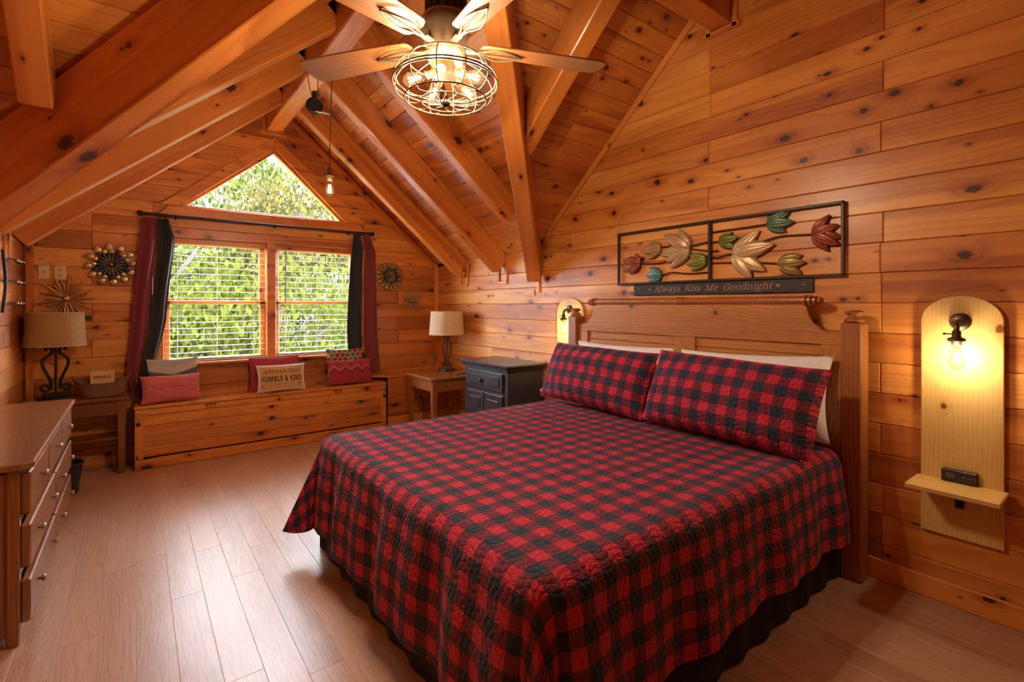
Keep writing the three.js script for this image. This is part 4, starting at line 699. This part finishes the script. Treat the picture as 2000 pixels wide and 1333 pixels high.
function tableLamp(label, p, { tint = [1, 1, 1], rt, rb, sh, sy, H, m, arms, base, k = 1 }) {
  const o = thing('table_lamp', label, 'table lamp', p, 0.25);
  if (base === 'square') part(o, 'base', [cbox(0.2, 0.03, 0.13, 0.006, 0, [0, 0.022, 0]), cbox(0.15, 0.03, 0.1, 0.006, 0, [0, 0.052, 0]), ...[-1, 0, 1].map((q) => ball(0.012, q * 0.08, 0.012, 0.05, 10))], m);
  else part(o, 'base', cbox(0.15, 0.025, 0.12, 0.005, 0, [0, 0.0125, 0]), m);
  part(o, 'stem', rod([0, 0.02, 0], [0, sy + sh * 0.55, 0], 0.008), m);
  for (let i = 0; i < arms; i++) {
    const a = i / arms * PI * 2, q = (r, y) => [r * Math.cos(a), y, r * Math.sin(a)], b0 = base === 'square' ? 0.07 : 0.03, hh = sy - b0;
    part(o, 'scroll_arm', tube([q(0.05, b0 + 0.04 * hh), q(0.075 * k, b0 + 0.02), q(0.085 * k, b0 + 0.14 * hh), q(0.05 * k, b0 + 0.16 * hh), q(0.028, b0 + 0.06 * hh), q(0.03, b0 + 0.25 * hh), q(0.075 * k, b0 + 0.6 * hh), q(0.07 * k, b0 + 0.72 * hh), q(0.022, b0 + 0.86 * hh), q(0.03, b0 + 0.96 * hh), q(0.062 * k, b0 + 0.98 * hh), q(0.055 * k, b0 + 0.9 * hh)], base === 'square' ? 0.011 : 0.006, 70, 7), m);
  }
  const prof = [[rb, sy], [rt, sy + sh]];
  part(o, 'lamp_shade', [lathe(prof, 48), lathe(prof.map(([r, y]) => [r - 0.003, y]), 48)], phy(col(...tint), 0.95, { map: rep(shadeT, 8, 2), transmission: 0.25, thickness: 0 }), 'plain woven drum shade');
  part(o, 'shade_rim', [new THREE.TorusGeometry(rb, 0.003, 6, 48).rotateX(PI / 2).translate(0, sy, 0), new THREE.TorusGeometry(rt, 0.003, 6, 48).rotateX(PI / 2).translate(0, sy + sh, 0)], std(col(0.5, 0.42, 0.3), 0.8));
  part(o, 'shade_spider', [0, 1, 2].map((i) => rod([0, sy + sh - 0.02, 0], [Math.cos(i * 2.1) * rt, sy + sh - 0.01, Math.sin(i * 2.1) * rt], 0.002)), steelM);
  return o;
}
tableLamp('unlit table lamp with tan drum shade and black iron scroll base, beside the basket', [-0.505, 0.64, -5.268], { tint: [0.6, 0.46, 0.32], rt: 0.172, rb: 0.187, sh: 0.26, sy: 0.44, m: ironM, arms: 2, base: 'square', k: 1 });
tableLamp('unlit table lamp with cream drum shade and slim wrought iron stem, beside the black nightstand', [2.78, 0.66, -4.83], { rt: 0.178, rb: 0.198, sh: 0.26, sy: 0.41, m: std(col(0.08, 0.06, 0.05), 0.35, { metalness: 0.7 }), arms: 4, base: 'slab', k: 0.85 });
{
  const o = thing('wicker_basket', 'boat shaped brown wicker basket on the side table beside the curtain', 'basket', [-0.225, 0.64, -5.31]);
  const wv = tex(64, 64, (i, j) => { const a = ((i >> 3) + (j >> 3)) & 1, n = noise(i, j) * 30; return a ? [132 + n, 92 + n, 64 + n] : [92 + n, 60 + n, 42 + n]; });
  const f = (k) => (u, v) => { const a = u * PI * 2, c = Math.cos(a), s = Math.sin(a), e = lerp(0.68, 1, v) * k, yy = 0.005 + v * (0.11 + 0.06 * c * c * c * c); return [c * 0.19 * e, yy, s * 0.1 * e, u * 14, v * 3]; };
  part(o, 'bowl', [grid(48, 8, f(1)), grid(48, 8, f(0.94), true), new THREE.CircleGeometry(1, 32).rotateX(-PI / 2).scale(0.14, 1, 0.07).translate(0, 0.012, 0)], std(col(1, 1, 1), 0.85, { map: wv }));
  part(o, 'rim', tube(Array.from({ length: 24 }, (_, i) => f(0.985)(i / 24, 1).slice(0, 3)), 0.006, 72, 6, true), std(col(0.16, 0.09, 0.055), 0.8));
  const t = canvasTex(256, 160, (x, w, h) => { x.fillStyle = '#d9b47c'; x.fillRect(0, 0, w, h); x.fillStyle = '#33291f'; x.font = 'bold 54px serif'; x.textAlign = 'center'; x.fillText('SPOILS', w / 2, 92, w - 30); });
  const c = thing('lettered_card', 'tan card lettered SPOILS standing in the wicker basket', 'card', [-0.225, 0.655, -5.32], 0.05);
  part(c, 'card', mv(cbox(0.155, 0.19, 0.02, 0.003, 0, [0, 0.105, 0]), 0, 0, 0, -0.1, 0, -0.03), std(col(0.62, 0.43, 0.22), 0.8)); part(c, 'print', mv(new THREE.PlaneGeometry(0.15, 0.1), 0, 0.14, -0.002, -0.1, 0, -0.03), std(col(1, 1, 1), 0.8, { map: t }));
}
{
  const o = thing('waste_bin', 'small glossy black bin on the floor between the dresser and the side table', 'bin', [-0.43, 0, -4.86]);
  part(o, 'bucket', [lathe([[0, 0.01], [0.085, 0.01], [0.09, 0.015], [0.115, 0.23], [0.11, 0.23], [0.086, 0.02], [0, 0.02]], 32)], std(col(0.012, 0.016, 0.025), 0.18)); part(o, 'rim', new THREE.TorusGeometry(0.116, 0.008, 8, 36).rotateX(PI / 2).translate(0, 0.23, 0), std(col(0.012, 0.02, 0.035), 0.15));
}
// remotes on the oak table
[['black remote control lying on the oak side table', [2.86, 0.66, -4.56], 0.5, [0.03, 0.028, 0.026]], ['brown remote control lying beside the wrought iron lamp', [2.74, 0.66, -4.5], 0.5, [0.2, 0.11, 0.06]]].forEach(([l, p, a, c]) => {
  const o = thing('remote_control', l, 'remote', p, a); part(o, 'body', cbox(0.17, 0.018, 0.045, 0.005, 0, [0, 0.009, 0]), std(col(...c), 0.4)); part(o, 'buttons', Array.from({ length: 10 }, (_, i) => cbox(0.01, 0.004, 0.009, 0.001, 0, [-0.06 + (i % 5) * 0.022, 0.019, (i < 5 ? -1 : 1) * 0.01])), std(col(0.3, 0.28, 0.26), 0.5));
});
{
  const o = thing('outlet_plate', 'tan wall outlet with a plugged cord seen under the oak side table', 'wall plate', [2.64, 0.345, -5.205]);
  part(o, 'plate', cbox(0.07, 0.11, 0.006, 0.002, 1, [0, 0, 0.004]), std(col(0.45, 0.28, 0.14), 0.5)); part(o, 'plug', cbox(0.025, 0.03, 0.025, 0.004, 1, [0, -0.02, 0.02]), blackM); part(o, 'cord', tube([[0, -0.035, 0.03], [0.02, -0.14, 0.04], [0.015, -0.27, 0.05], [0.06, -0.335, 0.1]], 0.003, 20, 6), blackM);
}
// black nightstand
{
  const o = thing('nightstand', 'black painted nightstand with a drawer, raised panel doors and a moulded top', 'nightstand', [2.775, 0, -3.76], -PI / 2);
  const W = 0.7, D = 0.4, bp = phy(col(0.022, 0.025, 0.03), 0.35, { clearcoat: 0.4, clearcoatRoughness: 0.2 });
  part(o, 'body', cbox(W, 0.76, D, 0.004, 1, [0, 0.43, 0]), bp);
  part(o, 'plinth', cbox(W + 0.03, 0.06, D + 0.03, 0.01, 0, [0, 0.03, 0]), bp);
  part(o, 'top', [cbox(W + 0.1, 0.022, D + 0.07, 0.006, 0, [0, 0.859, 0.015]), cbox(W + 0.065, 0.02, D + 0.05, 0.008, 0, [0, 0.838, 0.012]), cbox(W + 0.03, 0.018, D + 0.03, 0.006, 0, [0, 0.82, 0.008])], bp);
  const dr = part(o, 'drawer', [cbox(0.58, 0.165, 0.022, 0.006, 0, [0, 0.705, D / 2 + 0.01]), cbox(0.5, 0.1, 0.012, 0.008, 0, [0, 0.705, D / 2 + 0.023])], bp);
  part(dr, 'knob', mv(lathe([[0, 0.032], [0.012, 0.03], [0.02, 0.022], [0.017, 0.014], [0.008, 0.01], [0.008, 0], [0, 0]], 20), -0.02, 0.705, D / 2 + 0.028, PI / 2), std(col(0.05, 0.05, 0.055), 0.15, { metalness: 0.6 }));
  for (const s of [-1, 1]) { const d = part(o, 'door', [cbox(0.285, 0.46, 0.022, 0.006, 1, [s * 0.147, 0.36, D / 2 + 0.01]), cbox(0.19, 0.36, 0.014, 0.01, 1, [s * 0.147, 0.36, D / 2 + 0.022])], bp); part(d, 'knob', ball(0.014, s * 0.03, 0.42, D / 2 + 0.035), bp); }
}
// dresser
{
  const o = thing('dresser', 'brown wooden dresser with seven drawers and round metal knobs', 'dresser', [-0.545, 0, -3.66], PI / 2);
  const W = 1.68, D = 0.33, H = 0.755, m = phy(col(0.54, 0.42, 0.33), 0.36, { map: O1, clearcoat: 0.5, clearcoatRoughness: 0.22 });
  const tg = extr([[-W / 2 - 0.03, -D / 2], [W / 2 - 0.02, -D / 2], [W / 2 + 0.03, -D / 2 + 0.04], [W / 2 + 0.03, D / 2], [W / 2 - 0.0, D / 2 + 0.045], [-W / 2 + 0.0, D / 2 + 0.045], [-W / 2 - 0.03, D / 2 + 0.01]].map(([x, z]) => [x, -z]).reverse(), 0.028, 0.006, 2); tg.rotateX(-PI / 2); tg.translate(0, H - 0.028, 0);
  part(o, 'top', tg, m);
  part(o, 'carcass', [cbox(0.016, 0.66, D - 0.06, 0.003, 1, [-W / 2 + 0.02, 0.38, 0]), cbox(0.016, 0.66, D - 0.06, 0.003, 1, [W / 2 - 0.02, 0.38, 0]), cbox(W - 0.08, 0.66, 0.012, 0.003, 0, [0, 0.38, -D / 2 + 0.02]), cbox(W - 0.05, 0.02, D - 0.02, 0.003, 0, [0, 0.06, 0]), ...[0.07, 0.275, 0.505, 0.715].map((y) => cbox(W - 0.05, 0.03, 0.02, 0.003, 0, [0, y, D / 2 - 0.015]))], m);
  for (const sx of [-1, 1]) for (const sz of [-1, 1]) part(o, 'post', cbox(0.05, H - 0.03, 0.04, 0.005, 1, [sx * (W / 2 - 0.025), (H - 0.03) / 2, sz * (D / 2 - 0.02)]), m);
  const kn = () => lathe([[0, 0.03], [0.01, 0.029], [0.016, 0.023], [0.013, 0.016], [0.006, 0.012], [0.006, 0], [0, 0]], 18);
  const drw = (x, w, y) => { const d = part(o, 'drawer', [cbox(w - 0.02, 0.178, 0.032, 0.006, 0, [x, y, D / 2 + 0.014])], m); for (const q of w > 0.6 ? [-0.22, 0.22] : [0]) part(d, 'knob', mv(kn(), x + q, y + 0.01, D / 2 + 0.03, PI / 2), std(col(0.42, 0.36, 0.32), 0.3, { metalness: 0.8 })); };
  for (let i = 0; i < 3; i++) drw(-0.545 + i * 0.545, 0.545, 0.615);
  for (const y of [0.395, 0.165]) for (const s of [-1, 1]) drw(s * 0.409, 0.818, y);
}
// ------------------------------------------------------------------ outside: hillside and trees
{
  const gt = tex(256, 256, (i, j) => { const n = fbm(i * 0.06, j * 0.06), q = noise(i * 0.5, j * 0.5); return [60 + 50 * n + 20 * q, 74 + 50 * n + 20 * q, 34 + 26 * n]; });
  const g = grid(40, 30, (u, v) => { const x = (u - 0.5) * 60 + 2, z = -6.2 - v * 34; return [x, -3 + smooth(0.15, 1, v) * 6.5 + 0.6 * (fbm(x * 0.3, z * 0.3) - 0.5), z, x * 0.3, z * 0.3]; });
  const o = lit(new THREE.Mesh(g, std(col(0.25, 0.25, 0.22), 1, { map: gt }))); o.name = 'hillside_ground'; o.userData = { kind: 'structure', label: 'green hillside ground outside the window' }; scene.add(o);
  const leafG = (() => { const s = new THREE.Shape(); s.moveTo(0, 0); s.quadraticCurveTo(0.5, 0.35, 0, 1); s.quadraticCurveTo(-0.5, 0.35, 0, 0); const q = new THREE.ShapeGeometry(s, 3); const p = q.attributes.position; for (let i = 0; i < p.count; i++) p.setZ(i, -0.5 * Math.abs(p.getX(i))); q.computeVertexNormals(); return q; })();
  const leafM = [[0.032, 0.042, 0.008], [0.046, 0.053, 0.01], [0.022, 0.033, 0.008], [0.05, 0.044, 0.015]].map((c) => phy(col(...c), 1, { transmission: 0.35, thickness: 0, specularIntensity: 0 }));
  const barkM = std(col(0.06, 0.045, 0.035), 0.95);
  const trees = [
    ['bright yellow green broadleaf tree close outside the right window', 1.9, -9.2, -2.6, 2.0, 0.7, 1.5, 1],
    ['bushy spring green tree outside the left window', -0.3, -10.0, -2.4, 2.2, 0.9, 2.0, 0],
    ['light green sapling with thin stems outside beside the mullion', 0.95, -9.0, -2.6, 1.1, 0.5, 1.5, 1],
    ['tall rounded green tree filling the gable window', 1.9, -14.5, -1, 3.0, 3.1, 2.6, 0],
    ['dark green tree on the slope beyond the left window', -2.4, -13.5, -1.4, 2.6, 1.6, 2.8, 2],
    ['dark green tree on the slope beyond the right window', 4.0, -13.8, -1.4, 2.6, 1.6, 2.6, 2],
    ['tawny blossoming tree at the foot of the gable window view', 2.9, -11.5, -2, 1.7, 3.0, 1.2, 3],
    ['dense green tree high on the hill behind the others', 2.6, -20, 0.5, 3.4, 3.8, 2.9, 0],
    ['mid green tree on the hill toward the bed side', 6.4, -18.5, 0.5, 3.2, 2.2, 2.6, 2],
    ['broad green tree filling the view behind the left curtain', -2.6, -16, -0.5, 3.2, 2.4, 3.6, 0],
    ['broad green tree behind the mullion between the windows', 0.6, -17.5, -0.5, 3.0, 1.8, 3.4, 2],
    ['low leafy shrub below the windows on the dresser side', -0.9, -8.4, -2.8, 1.2, -0.6, 1.3, 2],
    ['low leafy shrub below the windows on the bed side', 2.2, -8.0, -2.8, 1.1, -0.5, 1.2, 0]];
  trees.forEach(([label, x, z, y0, r, cy, ry, mi], n) => {
    srand(900 + n); const o = thing('garden_tree', label, 'tree', [x, y0, z], 0, 'trees outside');
    const br = [tube([[0, 0, 0], [0.1, (cy - y0) * 0.5, 0.05], [-0.05, cy - y0 + ry * 0.5, 0]], 0.07, 12, 7)], tips = [];
    for (let i = 0; i < 26; i++) { const a = rnd(0, PI * 2), e = rnd(-0.5, 1), k = rnd(0.6, 1), p = [Math.cos(a) * r * k * 0.85, cy - y0 + e * ry * 0.85, Math.sin(a) * r * k * 0.6]; tips.push(p); br.push(tube([[0, cy - y0 - ry * 0.6 + 0.3 * i / 26, 0], [p[0] * 0.4, lerp(cy - y0 - ry * 0.4, p[1], 0.5), p[2] * 0.4], p], 0.018, 8, 5)); }
    part(o, 'trunk', br, barkM);
    const N = 5200, im = new THREE.InstancedMesh(leafG, leafM[mi], N), m = new THREE.Matrix4(), q = new THREE.Quaternion(), e = new THREE.Euler(), c = new THREE.Color(); im.name = 'foliage'; im.userData = { kind: 'stuff' };
    const cl = Array.from({ length: 70 }, () => { const a = rnd(0, PI * 2), cz = rnd(-1, 1), s = Math.sqrt(1 - cz * cz), k = Math.pow(rnd(0.25, 1), 0.5); return [s * Math.cos(a) * r * k, cz * ry * k, s * Math.sin(a) * r * k * 0.8]; });
    for (let i = 0; i < N; i++) {
      const p = pick(cl), w = 0.26 + 0.12 * r, d = () => (rnd() + rnd() + rnd() - 1.5) * w; e.set(rnd(-1.2, 0.6), rnd(0, PI * 2), rnd(-0.8, 0.8)); q.setFromEuler(e); const sc = rnd(0.07, 0.15) * (z < -13 ? 1.5 : 1);
      m.compose(V(p[0] + d(), cy - y0 + p[1] + d(), p[2] + d()), q, V(sc, sc, sc)); im.setMatrixAt(i, m); const b = rnd(0.6, 1.25); c.setRGB(b * rnd(0.9, 1.1), b, b * rnd(0.7, 1.1)); im.setColorAt(i, c);
    }
    im.castShadow = im.receiveShadow = true; o.add(im);
  });
}
renderer.render(scene, camera);
